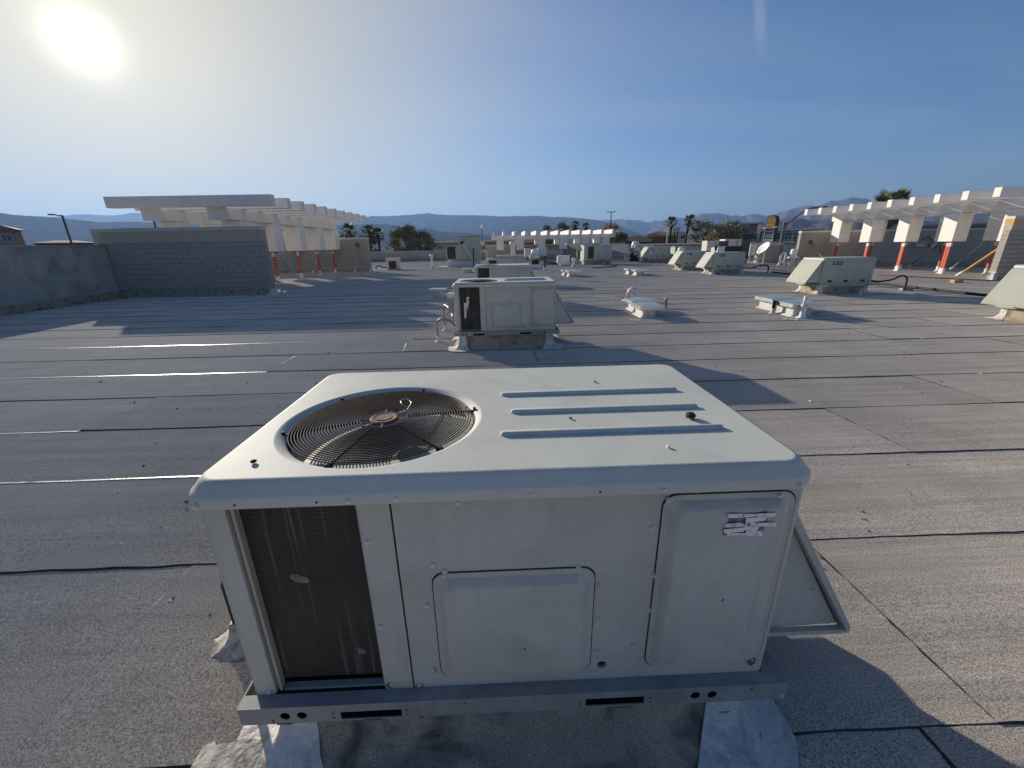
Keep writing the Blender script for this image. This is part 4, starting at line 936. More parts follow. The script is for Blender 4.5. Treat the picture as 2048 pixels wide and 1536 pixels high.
# ------------------------------------------------------------------ right-hand row units (hood to the left)
def row_unit(x, y, label, detail, extra=None):
    curb(x + 0.03, y + 0.03, x + 1.70, y + 0.97, 0.261, 'white cornered curb under ' + label[0], z=0)
    t = thing('rooftop_unit', label[1], 'air conditioner', (x, y, 0), group='hooded units of the right-hand row')
    T = 1.171; W = 1.75
    mb = MB(); lps = [rr(-0.012, -0.012, W + 0.012, 1.02, 0.06, T - 0.075, 5), rr(-0.012, -0.012, W + 0.012, 1.02, 0.06, T - 0.04, 5), rr(0.0, 0.0, W, 1.008, 0.055, T - 0.012, 5), rr(0.025, 0.025, W - 0.025, 0.983, 0.045, T, 5)]
    mb.loops(lps); o = part('top_cover', mb, M['unit_b'], t); smooth_angle(o, 40)
    mb = MB(); mb.loops([rr(0.0, 0.0, W, 1.0, 0.03, 0.34, 4), rr(0.0, 0.0, W, 1.0, 0.03, T - 0.074, 4)]); o = part('cabinet', mb, M['unit_b'], t); smooth_angle(o, 40)
    for px0, px1 in ((0.06, 0.56), (0.575, 1.14), (1.155, 1.70)):
        mb = MB(); mb.box((px0, -0.008, 0.37), (px1, 0.006, T - 0.095)); pn = part('side_panel', mb, M['unit_b'], t, bevel=0.004, seg=1)
        xm = (px0 + px1) / 2
        mb = MB(); mb.box((xm - 0.075, -0.013, 0.40), (xm + 0.075, -0.009, 0.47)); part('vent_opening', mb, M['dark'], pn)
        mb = MB(); mb.tube([(px1 - 0.08, -0.0085, 0.41), (px1 - 0.08, -0.014, 0.41)], 0.022, 10); part('knockout', mb, M['dark'], pn)
        for px in (px0 - 0.001, px1 + 0.002):
            pass
    mb = MB(); mb.box((0.30, -0.014, T - 0.215), (0.62, -0.0085, T - 0.115)); pl = part('name_plate', mb, M['logo'], t)
    if detail:
        me = text_mesh('TRANE', 0.044, M['letter'], 'lettering', 0.0012)
        ob('lettering', me, pl, (0.51, -0.0155, T - 0.166), (R(90), 0, 0))
    mb = MB(); mb.loops([[(0.37 + rad * math.cos(2 * math.pi * k / 20), yy, T - 0.165 + rad * math.sin(2 * math.pi * k / 20)) for k in range(20)] for rad, yy in ((0.030, -0.0145), (0.030, -0.017), (0.012, -0.017), (0.012, -0.0145))], False, False)
    part('emblem', mb, M['letter'], pl)
    # base rail
    mb = MB(); mb.box((-0.045, -0.046, 0.262), (W + 0.05, 1.04, 0.3385)); br = part('base_rail', mb, M['unit_b'], t, bevel=0.003, seg=1)
    for hx in (0.35, 0.42, 0.95, 1.55, 1.62):
        mb = MB(); mb.tube([(hx, -0.0465, 0.30), (hx, -0.049, 0.30)], 0.02, 10); part('rail_hole', mb, M['gasket'], br)
    # hood
    h = bpy.data.objects.new('intake_hood', None); C.objects.link(h); h.parent = t
    d0, z0h, z1h = 0.46, 0.385, 1.095
    for yy in (0.05, 0.95):
        tri = [(-0.001, z0h), (-(d0 - 0.02), z0h + 0.012), (-0.001, z1h - 0.02)]
        mb = MB(); mb.loops([[(a, yy, b) for a, b in tri], [(a, yy + 0.006, b) for a, b in tri]]); part('side_plate', mb, M['unit_b'], h)
    pr = [(-0.001, z1h), (-0.05, z1h - 0.01), (-(d0 + 0.012), z0h + 0.02), (-(d0 + 0.012), z0h - 0.012), (-(d0 - 0.006), z0h - 0.012), (-(d0 - 0.006), z0h + 0.012), (-0.001, z1h - 0.03)]
    mb = MB(); mb.loops([[(a, 0.03, b) for a, b in pr], [(a, 0.98, b) for a, b in pr]]); part('sloped_top', mb, M['hood'], h)
    mb = MB(); mb.box((-(d0 - 0.03), 0.06, z0h - 0.004), (-0.002, 0.94, z0h + 0.003)); part('intake_screen', mb, M['dark'], h)
    mb = MB(); mb.box((-(d0 + 0.015), 0.02, z0h - 0.028), (-(d0 - 0.012), 0.99, z0h - 0.011)); part('bottom_lip', mb, M['hood'], h)
    # control box on the right side
    mb = MB(); mb.box((W + 0.001, 0.25, 0.55), (W + 0.16, 0.65, 0.98)); part('control_box', mb, M['galvdirty'], t, bevel=0.008)
    return t
row_unit(11.95, 6.8, ('the unit cut by the right edge', 'closest hooded green grey unit, cut off by the right edge of the photo'), 1)
row_unit(11.5, 12.6, ('the nearest fully visible hooded unit', 'hooded green grey unit with black name plate, nearest fully visible of the right row'), 1)
row_unit(12.62, 22.0, ('the hooded unit with the bird', 'hooded green grey unit with a black bird on it and louvered box behind'), 1)
row_unit(12.62, 26.0, ('the partly hidden hooded unit', 'hooded unit partly hidden behind the one with the bird'), 1)
# larger unit further back
def big_unit(x, y, w, d, h, label, name='rooftop_unit', coil=None, hood=False, mt='unit_b', z0=0.45, z=0.0, seams=3, base='curb'):
    t = thing(name, label, 'air conditioner', (x, y, z))
    mb = MB(); mb.box((0, 0, z0), (w, d, h)); part('cabinet', mb, M[mt], t, bevel=0.015)
    mb = MB(); mb.box((-0.04, -0.03, h + 0.001), (w + 0.04, d + 0.03, h + 0.045)); part('top_cover', mb, M[mt], t, bevel=0.01)
    for k in range(1, seams):
        xx = w * k / seams
        mb = MB(); mb.box((xx - 0.012, -0.009, z0 + 0.05), (xx + 0.012, -0.001, h - 0.03)); part('panel_joint', mb, M['galvdirty'], t)
    mb = MB(); mb.box((-0.05, -0.05, z0 - 0.12), (w + 0.05, d + 0.05, z0 - 0.002)); part('base_rail', mb, M['galvdirty'], t)
    mb = MB(); mb.loops([rr(0.05, 0.05, w - 0.05, d - 0.05, 0.02, z0 - 0.121, 2), rr(0.05, 0.05, w - 0.05, d - 0.05, 0.02, 0.1, 2), rr(-0.1, -0.1, w + 0.1, d + 0.1, 0.1, 0.005, 2)]); part('curb', mb, M[base] if base in M else M['curb'], t)
    if coil:
        mb = MB(); mb.box((coil[0], -0.012, coil[2]), (coil[1], 0.02, coil[3])); part('condenser_coil', mb, M['coil'], t)
    if hood:
        pr = [(0.0, h - 0.03), (-0.55, z0 + 0.1), (-0.55, z0 + 0.04), (0, z0 + 0.04)]
        mb = MB(); mb.loops([[(a, 0.04, b) for a, b in pr], [(a, d - 0.04, b) for a, b in pr]]); part('intake_hood', mb, M['hood'], t)
    return t
tb = big_unit(14.3, 37.0, 2.0, 1.3, 1.33, 'long hooded unit furthest back in the right-hand row', hood=True, seams=4, z0=0.42)
for xx, zz, w, hh, mt_ in ((0.30, 1.13, 0.22, 0.06, 'gaspipe'), (0.75, 0.95, 0.08, 0.3, 'galv'), (0.14, 0.8, 0.18, 0.12, 'letter'), (0.25, 0.52, 0.12, 0.1, 'dark'), (0.8, 0.52, 0.12, 0.1, 'dark'), (1.35, 0.52, 0.12, 0.1, 'dark'), (1.45, 0.7, 0.08, 0.25, 'galv')):
    mb = MB(); mb.box((xx, -0.014, zz), (xx + w, -0.003, zz + hh)); part('side_plate', mb, M[mt_], tb)
big_unit(16.95, 37.6, 1.3, 1.2, 1.30, 'plain unit standing right of the long hooded unit', seams=2)
tl = big_unit(-3.62, 37.0, 3.0, 2.0, 2.52, 'tall pale green unit with big black coil, far left of the middle row', coil=(0.12, 0.85, 0.68, 1.70), seams=4, z0=0.62, base='whitepaint')
# step down of its left part
tl.children[0].data = MB().box((1.15, 0, 0.62), (3.0, 2.0, 2.52)).box((0, 0.0, 0.62), (1.148, 2.0, 1.74)).mesh('cabinet', M['unit_b'])
tl.children[1].data = MB().box((1.11, -0.03, 2.521), (3.04, 2.03, 2.56)).box((-0.04, -0.03, 1.741), (1.149, 2.03, 1.78)).mesh('top_cover', M['unit_b'])
mb = MB(); mb.box((1.30, -0.012, 1.90), (1.68, -0.001, 2.12)); part('louver', mb, M['dark'], tl)
mb = MB(); mb.box((-0.6, -0.5, 0.012), (3.3, 0.6, 0.05)); o = part('coated_apron', mb, M['whitepaint'], tl)
conduit('pale leaning pipe in front of the tall pale green unit', [(-1.3, 36.6, 0.62), (-1.5, 36.7, 1.0), (-1.95, 36.75, 1.75), (-1.97, 36.75, 2.0)], 0.05, 'pvc', boot=False)
conduit('second shorter leaning pipe right of the first at the tall unit', [(-1.0, 36.5, 0.9), (-1.25, 36.7, 1.35), (-1.45, 36.75, 1.75)], 0.03, 'galvdirty', boot=False)
big_unit(8.35, 36.0, 2.45, 1.6, 1.58, 'grey green unit with dark coil under the far rafter frame', coil=(0.35, 0.85, 0.5, 1.5), seams=4, z0=0.42)

# small condenser, left
t = thing('small_condenser', 'small boxy condenser with dark front standing alone on the left roof', 'air conditioner', (-8.14, 34.0, 0))
mb = MB(); mb.box((0, 0, 0.06), (1.0, 0.8, 0.88)); part('cabinet', mb, M['coping'], t, bevel=0.015)
mb = MB(); mb.box((0.22, -0.012, 0.1), (0.80, 0.0, 0.70)); part('coil', mb, M['coil'], t)
mb = MB(); mb.box((-0.02, -0.02, 0.881), (1.02, 0.82, 0.92)); part('top_cover', mb, M['unit_top'], t)
mb = MB(); mb.box((0.35, -0.014, 0.75), (0.62, -0.001, 0.83)); part('name_plate', mb, M['letter'], t)
mb = MB(); mb.box((0.0, 0.0, 0.012), (0.95, 0.8, 0.058)); part('feet', mb, M['wood'], t)
conduit('black looped refrigerant hose left of the small condenser', [(-9.0, 33.9, 0), (-8.95, 33.9, 0.25), (-8.7, 33.9, 0.35), (-8.4, 33.95, 0.22), (-8.1, 34.1, 0.2)], 0.045, 'blackpipe')
# white mini split box
t = thing('white_outdoor_unit', 'white box shaped outdoor unit among cables in front of the far frame', 'air conditioner', (5.95, 35.0, 0))
mb = MB(); mb.box((0.2, 0, 0.07), (1.0, 0.4, 0.80)); part('cabinet', mb, M['letter'], t, bevel=0.02)
mb = MB(); mb.box((0.18, -0.02, 0.801), (1.02, 0.42, 0.835)); part('top_cover', mb, M['letter'], t)
mb = MB(); mb.box((-0.02, 0.1, 0.2), (0.18, 0.4, 0.82)); part('end_cap', mb, M['letter'], t)
mb = MB(); mb.box((0.25, 0.02, 0.012), (0.95, 0.38, 0.069)); part('feet', mb, M['wood'], t)
for k in range(3):
    conduit(('black cable loop left of the white outdoor unit, upper', 'black cable loop left of the white outdoor unit, middle', 'black cable loop left of the white outdoor unit, lower')[k],
            [(4.6 + 0.2 * k, 35.0, 0.03), (4.9, 34.9 + 0.1 * k, 0.35 - 0.08 * k), (5.4, 34.8, 0.30 - 0.07 * k), (5.9, 35.1, 0.22 - 0.05 * k)], 0.03, 'blackpipe', boot=False, name='cable', cat='cable')

# ------------------------------------------------------------------ flat vents in pairs
def flat_vent(x, y, w, d, label, h=0.28, mt='galv', group='flat lidded roof vents', rz_=0.0):
    t = thing('flat_vent', label, 'roof vent', (x, y, 0), rz_, group=group)
    mb = MB(); mb.box((0.10, 0.08, 0.008), (w * 0.68, d - 0.08, h - 0.10)); part('curb', mb, M['whitepaint'], t)
    mb = MB(); mb.loops([rr(0.09, 0.07, w * 0.68 + 0.01, d - 0.07, 0.02, 0.06, 3), rr(0.02, 0.0, w * 0.68 + 0.08, d, 0.06, 0.012, 3)], False, False); part('flared_base', mb, M['whitepaint'], t)
    mb = MB(); mb.loops([[(0, 0, h - 0.10), (w, 0, h - 0.10), (w, d, h - 0.10), (0, d, h - 0.10)], [(0, 0, h - 0.012), (w, 0, h - 0.012), (w, d, h - 0.012), (0, d, h - 0.012)], [(w / 2 - 0.01, d / 2 - 0.01, h + 0.012), (w / 2 + 0.01, d / 2 - 0.01, h + 0.012), (w / 2 + 0.01, d / 2 + 0.01, h + 0.012), (w / 2 - 0.01, d / 2 + 0.01, h + 0.012)]])
    part('lid', mb, M[mt], t)
    return t
flat_vent(4.29, 8.92, 0.60, 0.74, 'galvanized flat vent, front one of the pair right of the second unit', 0.31)
flat_vent(4.38, 9.88, 0.68, 0.66, 'galvanized flat vent, rear one of the pair right of the second unit', 0.31)
flat_vent(7.80, 8.55, 0.80, 0.78, 'pale flat vent beside the white stub pipe, front one of its pair', 0.33)
flat_vent(7.90, 9.48, 0.80, 0.74, 'pale flat vent behind the pair mate at the white stub pipe', 0.33)
flat_vent(8.5, 22.4, 0.80, 0.75, 'flat vent, front one of the pair in the middle of the roof', 0.33)
flat_vent(8.35, 23.3, 0.80, 0.75, 'flat vent, rear one of the pair in the middle of the roof', 0.33)
flat_vent(4.75, 22.6, 0.80, 0.75, 'flat vent, front one of the far pair right of the third unit', 0.33)
flat_vent(4.62, 23.5, 0.80, 0.75, 'flat vent, rear one of the far pair right of the third unit', 0.33)
flat_vent(-1.62, 13.9, 0.62, 0.5, 'flat vent standing in the shade left of the middle row', 0.34, mt='galv')
flat_vent(-1.6, 28.4, 0.9, 0.8, 'flat vent left of and behind the third unit', 0.30, mt='galv')
# gooseneck vent
t = thing('gooseneck_vent', 'white curved gooseneck vent behind the near pair of flat vents', 'roof vent', (5.0, 12.2, 0))
pts = [(0, 0, 0.02), (0, 0, 0.20), (0.03, 0, 0.30), (0.12, 0, 0.35), (0.21, -0.02, 0.31), (0.25, -0.03, 0.23)]
mb = MB(); mb.tube(pts, [0.075, 0.07, 0.08, 0.095, 0.10, 0.10], 14); part('duct', mb, M['whitepaint'], t, smooth=True)
mb = MB(); mb.tube([(0.255, -0.031, 0.222), (0.258, -0.033, 0.216)], 0.085, 14); part('mouth', mb, M['black'], t)
mb = MB(); mb.lathe([(0.20, 0.012), (0.13, 0.03), (0.085, 0.09)], 0, 0, 16, cap1=False); part('boot', mb, M['whitepaint'], t, smooth=True)
# stub pipe
t = thing('vent_pipe', 'white vent pipe with split collar in front of the right flat vents', 'vent pipe', (8.0, 8.45, 0))
mb = MB(); mb.lathe([(0.14, 0.012), (0.075, 0.035), (0.062, 0.08), (0.060, 0.30), (0.052, 0.31)], 0, 0, 16); part('sleeve', mb, M['pvc'], t, smooth=True)
mb = MB(); mb.lathe([(0.040, 0.30), (0.040, 0.52), (0.034, 0.521), (0.034, 0.50)], 0, 0, 14); part('pipe', mb, M['pvc'], t, smooth=True)
mb = MB(); mb.lathe([(0.066, 0.285), (0.07, 0.305), (0.05, 0.34)], 0, 0, 12); part('collar', mb, M['whitepaint'], t)
t = thing('vent_pipe', 'short dark topped pipe next to the rear right flat vent', 'vent pipe', (7.75, 9.15, 0))
mb = MB(); mb.lathe([(0.10, 0.012), (0.055, 0.04), (0.048, 0.14)], 0, 0, 14); part('boot', mb, M['whitepaint'], t, smooth=True)
mb = MB(); mb.lathe([(0.040, 0.14), (0.040, 0.30), (0.050, 0.301), (0.050, 0.33)], 0, 0, 14); part('pipe', mb, M['blackpipe'], t, smooth=True)
t = thing('vent_pipe', 'small dark capped pipe just behind the near pair of flat vents', 'vent pipe', (5.55, 10.5, 0))
mb = MB(); mb.lathe([(0.045, 0.012), (0.04, 0.22), (0.06, 0.225), (0.06, 0.26), (0.03, 0.28)], 0, 0, 12); part('pipe', mb, M['galvdirty'], t, smooth=True)
# thin posts and stacks
def stack(x, y, z0, h, rad, label, m_='pvc', cap=True, boot='whitepaint'):
    t = thing('vent_pipe', label, 'vent pipe', (x, y, z0))
    mb = MB(); mb.lathe([(rad, 0.02), (rad, h)], 0, 0, 14); part('pipe', mb, M[m_], t, smooth=False)
    mb = MB(); mb.lathe([(rad * 2.6, 0.012), (rad * 1.5, 0.05), (rad * 1.12, 0.16)], 0, 0, 14); part('boot', mb, M[boot], t, smooth=True)
    if cap:
        mb = MB(); mb.lathe([(rad * 1.5, h - 0.06), (rad * 1.8, h + 0.02), (rad * 1.5, h + 0.12), (rad * 0.5, h + 0.15)], 0, 0, 14); part('cap', mb, M[m_], t, smooth=True)
stack(1.78, 24.0, 0, 1.80, 0.12, 'tall white capped flue behind the fourth unit')
stack(4.25, 29.6, 0, 0.98, 0.055, 'thin black post on the roof right of the middle row', 'blackpipe', False)
stack(-0.85, 30.0, 0, 1.6, 0.05, 'thin black post behind the third unit at its left', 'blackpipe', False)
stack(-4.6, 35.0, 0.0, 1.0, 0.09, 'short pale capped pipe left of the tall green unit', 'pvc')
stack(6.95, 33.0, 0, 0.55, 0.10, 'white valve pipe right of the white outdoor unit', 'pvc')
stack(16.4, 42.5, 0, 1.35, 0.2, 'far white exhaust stack left of the long hooded unit', 'coping')
conduit('long dark hose lying on the roof in front of the far unit', [(7.86, 30.3, 0.03), (8.6, 30.7, 0.03), (9.5, 31.3, 0.03), (10.0, 31.9, 0.06), (10.3, 32.5, 0.12)], 0.05, 'blackpipe', boot=False, name='hose', cat='hose')

# exhaust fans, coolers and duct in front of the far frame
t = thing('evaporative_cooler', 'pale boxy cooler on a stand with a square duct, mid distance', 'evaporative cooler', (4.75, 40.0, 0))
mb = MB(); mb.box((0, 0, 0.72), (0.85, 0.85, 1.38)); part('cabinet', mb, M['unit_top'], t, bevel=0.02)
mb = MB(); mb.box((-0.04, -0.04, 1.381), (0.89, 0.89, 1.44)); part('lid', mb, M['galv'], t)
mb = MB(); mb.box((0.10, 0.10, 0.1), (0.16, 0.16, 0.718)); mb.box((0.7, 0.10, 0.1), (0.76, 0.16, 0.718)); part('stand', mb, M['blackpipe'], t)
mb = MB(); mb.loops([[(0.86, 0.15, 0.80), (0.86, 0.75, 0.80), (0.86, 0.75, 1.30), (0.86, 0.15, 1.30)], [(2.4, 0.15, 0.72), (2.4, 0.75, 0.72), (2.4, 0.75, 1.22), (2.4, 0.15, 1.22)]]); part('duct', mb, M['galvdirty'], t)
t = thing('rooftop_box', 'pale sheet metal box left of the evaporative cooler', 'roof vent', (3.5, 40.2, 0))
mb = MB(); mb.box((0, 0, 0.65), (0.6, 0.6, 1.42)); part('cabinet', mb, M['unit_top'], t, bevel=0.02)
mb = MB(); mb.box((0.05, 0.05, 0.01), (0.11, 0.11, 0.649)); mb.box((0.45, 0.05, 0.01), (0.51, 0.11, 0.649)); part('legs', mb, M['galvdirty'], t)
def mushroom(x, y, z0, s, label, h=0.0):
    t = thing('exhaust_fan', label, 'exhaust fan', (x, y, z0))
    mb = MB(); mb.lathe([(0.30 * s, 0.01), (0.26 * s, 0.30 * s + h)], 0, 0, 14); part('curb', mb, M['dark'], t, smooth=False)
    mb = MB(); mb.lathe([(0.30 * s, 0.31 * s + h), (0.40 * s, 0.42 * s + h), (0.40 * s, 0.62 * s + h), (0.24 * s, 0.66 * s + h)], 0, 0, 18); part('drum', mb, M['galv'], t, smooth=False)
    mb = MB(); mb.lathe([(0.24 * s, 0.665 * s + h), (0.26 * s, 0.80 * s + h), (0.20 * s, 0.98 * s + h), (0.08 * s, 1.02 * s + h)], 0, 0, 16); part('motor_cover', mb, M['letter'], t, smooth=True)
mushroom(4.35, 39.0, 0, 1.35, 'silver drum exhaust fan in front of the pale boxes')
mushroom(16.2, 34.6, 0, 1.0, 'white topped exhaust fan behind the partly hidden hooded unit', 0.3)
mushroom(14.4, 41.0, 0, 1.5, 'round white topped fan on the far roof left of the street lamp', 0.35)
# hooded supply ducts near far frame
t = thing('supply_duct', 'large pale sloping duct hood behind the far grey green unit', 'duct', (10.9, 40.0, 0))
mb = MB(); mb.loops([[(0, 0, 1.30), (2.6, 0, 0.72), (2.6, 1.4, 0.72), (0, 1.4, 1.30)], [(0, 0, 1.62), (2.6, 0, 1.62), (2.6, 1.4, 1.62), (0, 1.4, 1.62)]]); part('hood', mb, M['unit_top'], t)
mb = MB(); mb.box((0.8, 0.3, 0.01), (0.9, 0.4, 1.1)); mb.box((2.3, 0.3, 0.01), (2.4, 0.4, 0.72)); part('legs', mb, M['galv'], t)
t = thing('rooftop_box', 'pale ribbed box right of the sloping duct hood', 'roof vent', (14.2, 40.5, 0))
mb = MB(); mb.box((0.0, 0, 0.62), (1.45, 1.2, 1.55)); part('cabinet', mb, M['unit_top'], t, bevel=0.02)
mb = MB(); mb.box((0.1, -0.03, 0.66), (1.3, -0.001, 1.45)); part('door', mb, M['unit_b'], t, bevel=0.008)
mb = MB(); mb.box((0.1, 0.1, 0.01), (0.2, 0.2, 0.619)); mb.box((1.25, 0.1, 0.01), (1.35, 0.2, 0.619)); part('legs', mb, M['galvdirty'], t)
t = thing('supply_duct', 'raised grey duct edge slanting left above the far grey green unit', 'duct', (7.2, 38.2, 0))
mb = MB(); mb.loops([[(0, 0, 1.72), (1.1, 0, 1.20), (1.1, 0.9, 1.20), (0, 0.9, 1.72)], [(0.0, 0, 1.78), (2.9, 0, 1.80), (2.9, 0.9, 1.80), (0.0, 0.9, 1.78)]]); part('hood', mb, M['unit_top'], t)
mb = MB(); mb.box((1.0, 0.4, 0.01), (1.1, 0.5, 1.2)); part('leg', mb, M['galv'], t)

# tan cabinets and louvered box behind the bird's unit
def cabinet(x, y, w, d, z0, z1, label, side='dark'):
    t = thing('metal_cabinet', label, 'cabinet', (x, y, 0))
    mb = MB(); mb.box((0, 0, z0), (w, d, z1)); part('body', mb, M['coping'], t, bevel=0.01)
    mb = MB(); mb.box((w * 0.72, -0.012, z0 + 0.05), (w * 0.75, -0.001, z1 - 0.05)); part('joint', mb, M['gasket'], t)
    mb = MB(); mb.box((w * 0.45, -0.014, z0 + 0.1), (w * 0.62, -0.001, z0 + (z1 - z0) * 0.55)); part('notice', mb, M['letter'], t)
    mb = MB(); mb.box((w + 0.002, 0.05, z0 + 0.02), (w + 0.75, d, z1 - 0.03)); part('dark_side', mb, M['lampmetal'], t)  # dark box forming the cabinet's dark right side
    mb = MB(); mb.box((0.05, 0.05, -0.1), (w + 0.7, d - 0.05, z0 - 0.002)); part('base', mb, M['galvdirty'], t)
cabinet(16.1, 30.0, 0.85, 0.8, 0.3, 1.78, 'tan metal cabinet with white notice behind the unit with the bird')
cabinet(19.0, 33.0, 1.35, 0.9, 0.3, 1.88, 'larger tan metal cabinet right of the smaller tan one')
t = thing('louvered_box', 'black box with white louvered end behind the unit with the bird', 'roof vent', (13.75, 23.8, 0))
mb = MB(); mb.box((0.42, 0, 0.3), (1.42, 0.9, 1.46)); part('body', mb, M['dark'], t, bevel=0.03)
mb = MB(); mb.box((0.0, 0.05, 0.3), (0.40, 0.85, 1.40)); lv = part('louver_housing', mb, M['coping'], t)
for k in range(5):
    mb = MB(); mb.add([(0.0, 0.0, 0.80 + 0.12 * k), (0.40, 0.0, 0.80 + 0.12 * k), (0.40, 0.05, 0.88 + 0.12 * k), (0.0, 0.05, 0.88 + 0.12 * k), (0.0, 0.05, 0.8 + 0.12 * k), (0.4, 0.05, 0.8 + 0.12 * k)], [(0, 1, 2, 3), (0, 4, 5, 1)]); part('slat', mb, M['letter'], lv)
mb = MB(); mb.box((0.1, 0.1, 0.01), (1.3, 0.8, 0.299)); part('base', mb, M['galvdirty'], t)
# the bird
bm_ = MB(); bm_.tube([(-0.20, 0, 0.05), (-0.12, 0, 0.09), (-0.03, 0, 0.14), (0.05, 0, 0.21), (0.09, 0, 0.27), (0.12, 0, 0.30), (0.17, 0, 0.295), (0.21, 0, 0.285)], [0.012, 0.035, 0.068, 0.07, 0.045, 0.04, 0.018, 0.004], 12)
bm_.tube([(0.0, 0.03, 0.10), (0.0, 0.03, 0.0)], 0.008, 5); bm_.tube([(0.0, -0.03, 0.10), (0.0, -0.03, 0.0)], 0.008, 5)
o = part('bird', bm_, M['bird'], smooth=True); o.location = (12.80, 22.25, 1.172); o.rotation_euler = (0, 0, R(60)); o.scale = (1.15, 1.15, 1.15); tag(o, 'black crow perched on the left end of a hooded unit', 'bird')

# ------------------------------------------------------------------ pipes on the right roof
def gz(x): return roofz(x)
t = thing('gas_line', 'long dark pipe run on blocks across the right side of the roof', 'pipe', (0, 0, 0))
mb = MB(); mb.tube([(15.64, 21.5, 0.12), (15.5, 18, 0.12), (15.3, 14.8, 0.12), (15.1, 11, 0.12), (14.9, 7.5, 0.12)], 0.045, 8); part('pipe', mb, M['blackpipe'], t, smooth=True)
mb = MB(); mb.tube([(15.75, 21.5, 0.20), (15.62, 18, 0.20), (15.42, 14.8, 0.20)], 0.02, 6); part('pipe', mb, M['gaspipe'], t, smooth=True)
for yy, xx in ((19.5, 15.55), (16.2, 15.38), (13.3, 15.22), (10.2, 15.05)):
    mb = MB(); mb.box((xx - 0.2, yy - 0.07, gz(xx) + 0.008), (xx + 0.2, yy + 0.07, 0.075)); part('block', mb, M['galvdirty'], t)
t = thing('gas_line', 'thin rusty red pipe on a wooden block in front of the right frame', 'pipe', (0, 0, 0))
mb = MB(); mb.tube([(19.3, 20.4, gz(19.3) + 0.16), (20.2, 18.8, gz(20.2) + 0.16), (21.3, 17.1, gz(21.3) + 0.16), (23.5, 14.2, gz(23.5) + 0.16)], 0.025, 6); part('pipe', mb, M['gaspipe'], t, smooth=True)
mb = MB(); mb.box((21.0, 16.95, gz(21.2) + 0.006), (21.4, 17.15, gz(21.2) + 0.13)); part('wood_block', mb, M['wood'], t)
conduit('curved black flexible conduit leaving the right side of the nearest full hooded unit', [(13.3, 12.9, 0.45), (13.7, 12.9, 0.36), (14.3, 13.0, 0.40), (14.75, 13.1, 0.52), (14.95, 13.1, 0.40), (14.95, 13.1, 0.02)], 0.03, 'blackpipe', boot=False)
conduit('galvanized conduit with white boot beside the same hooded unit', [(13.75, 13.6, 0), (13.75, 13.6, 0.3), (13.72, 13.5, 0.48), (13.45, 13.2, 0.45)], 0.03, 'conduit')
conduit('curved black flexible conduit right of the unit with the bird', [(14.5, 22.3, 0.35), (15.0, 22.3, 0.30), (15.6, 22.3, 0.45), (15.95, 22.3, 0.35), (15.95, 22.3, 0.0)], 0.035, 'blackpipe', boot=False)
conduit('white elbow pipe in front of the hooded unit curb', [(12.75, 12.35, 0), (12.75, 12.35, 0.10), (12.78, 12.33, 0.16), (12.8, 12.3, 0.17)], 0.03, 'pvc')

# ------------------------------------------------------------------ satellite dish corner
t = thing('satellite_dish', 'large white satellite dish on a post in front of the low block wall', 'satellite dish', (22.9, 34.0, roofz(22.9)))
lps = []
ax = Vector((-0.80, -0.02, 0.60)).normalized(); e1 = ax.cross(Vector((0, 0, 1))).normalized(); e2 = ax.cross(e1)
c0 = Vector((0.0, 0.0, 1.33))
for k in range(7):
    rr_ = 0.56 * k / 6 + 0.01
    lps.append([c0 + e1 * rr_ * math.cos(a) + e2 * rr_ * math.sin(a) + ax * (0.34 * rr_ * rr_) for a in [2 * math.pi * q / 28 for q in range(28)]])
back = [[p - ax * 0.025 for p in l] for l in reversed(lps)]
mb = MB(); mb.loops(lps + back); part('reflector', mb, M['letter'], t, smooth=True)
mb = MB(); mb.tube([c0 - ax * 0.03, c0 - ax * 0.2, Vector((0.1, 0, 1.0)), Vector((0.1, 0, 0))], 0.05, 8); part('mast', mb, M['galv'], t)
mb = MB(); mb.tube([c0 + e2 * 0.5 + ax * 0.07, c0 + e2 * 0.25 + ax * 0.65, c0 + ax * 0.85], 0.02, 6); part('feed_arm', mb, M['galv'], t)
mb = MB(); mb.tube([c0 + ax * 0.78, c0 + ax * 0.92], 0.07, 8); part('feed_horn', mb, M['dark'], t)
t = thing('gooseneck_vent', 'white gooseneck vent between the dish and the turbine vent', 'roof vent', (23.9, 33.2, roofz(24)))
mb = MB(); mb.tube([(0, 0, 0.1), (0, 0, 0.8), (0.1, 0, 0.98), (0.28, 0, 0.98), (0.38, 0, 0.8), (0.38, 0, 0.35)], 0.09, 12); part('duct', mb, M['pvc'], t, smooth=True)
mb = MB(); mb.lathe([(0.24, 0.012), (0.13, 0.12), (0.1, 0.3)], 0, 0, 12); part('boot', mb, M['whitepaint'], t, smooth=True)
t = thing('roof_ventilator', 'white domed cylinder ventilator at the left end of the long block wall', 'roof vent', (24.7, 32.9, roofz(24.7)))
mb = MB(); mb.lathe([(0.22, 0.05), (0.2, 0.62)], 0, 0, 16); part('neck', mb, M['whitepaint'], t)
mb = MB(); mb.lathe([(0.40, 0.62), (0.40, 0.72), (0.24, 0.78), (0.24, 1.22), (0.18, 1.32), (0.05, 1.34)], 0, 0, 20); part('hood', mb, M['letter'], t, smooth=False)
mb = MB()
for k in range(4):
    a = R(45 + 90 * k); mb.tube([(0.46 * math.cos(a), 0.46 * math.sin(a), 0.0), (0.36 * math.cos(a), 0.36 * math.sin(a), 0.62)], [0.11, 0.06], 8)
part('support_legs', mb, M['whitepaint'], t, smooth=True)
t = thing('electrical_panel', 'weathered tan electrical panel on a rack at the left end of the low wall', 'electrical panel', (22.55, 35.4, roofz(22.5)))
mb = MB(); mb.box((0, 0, 0.72), (0.95, 0.25, 1.72)); part('cabinet', mb, M['coping'], t, bevel=0.01)
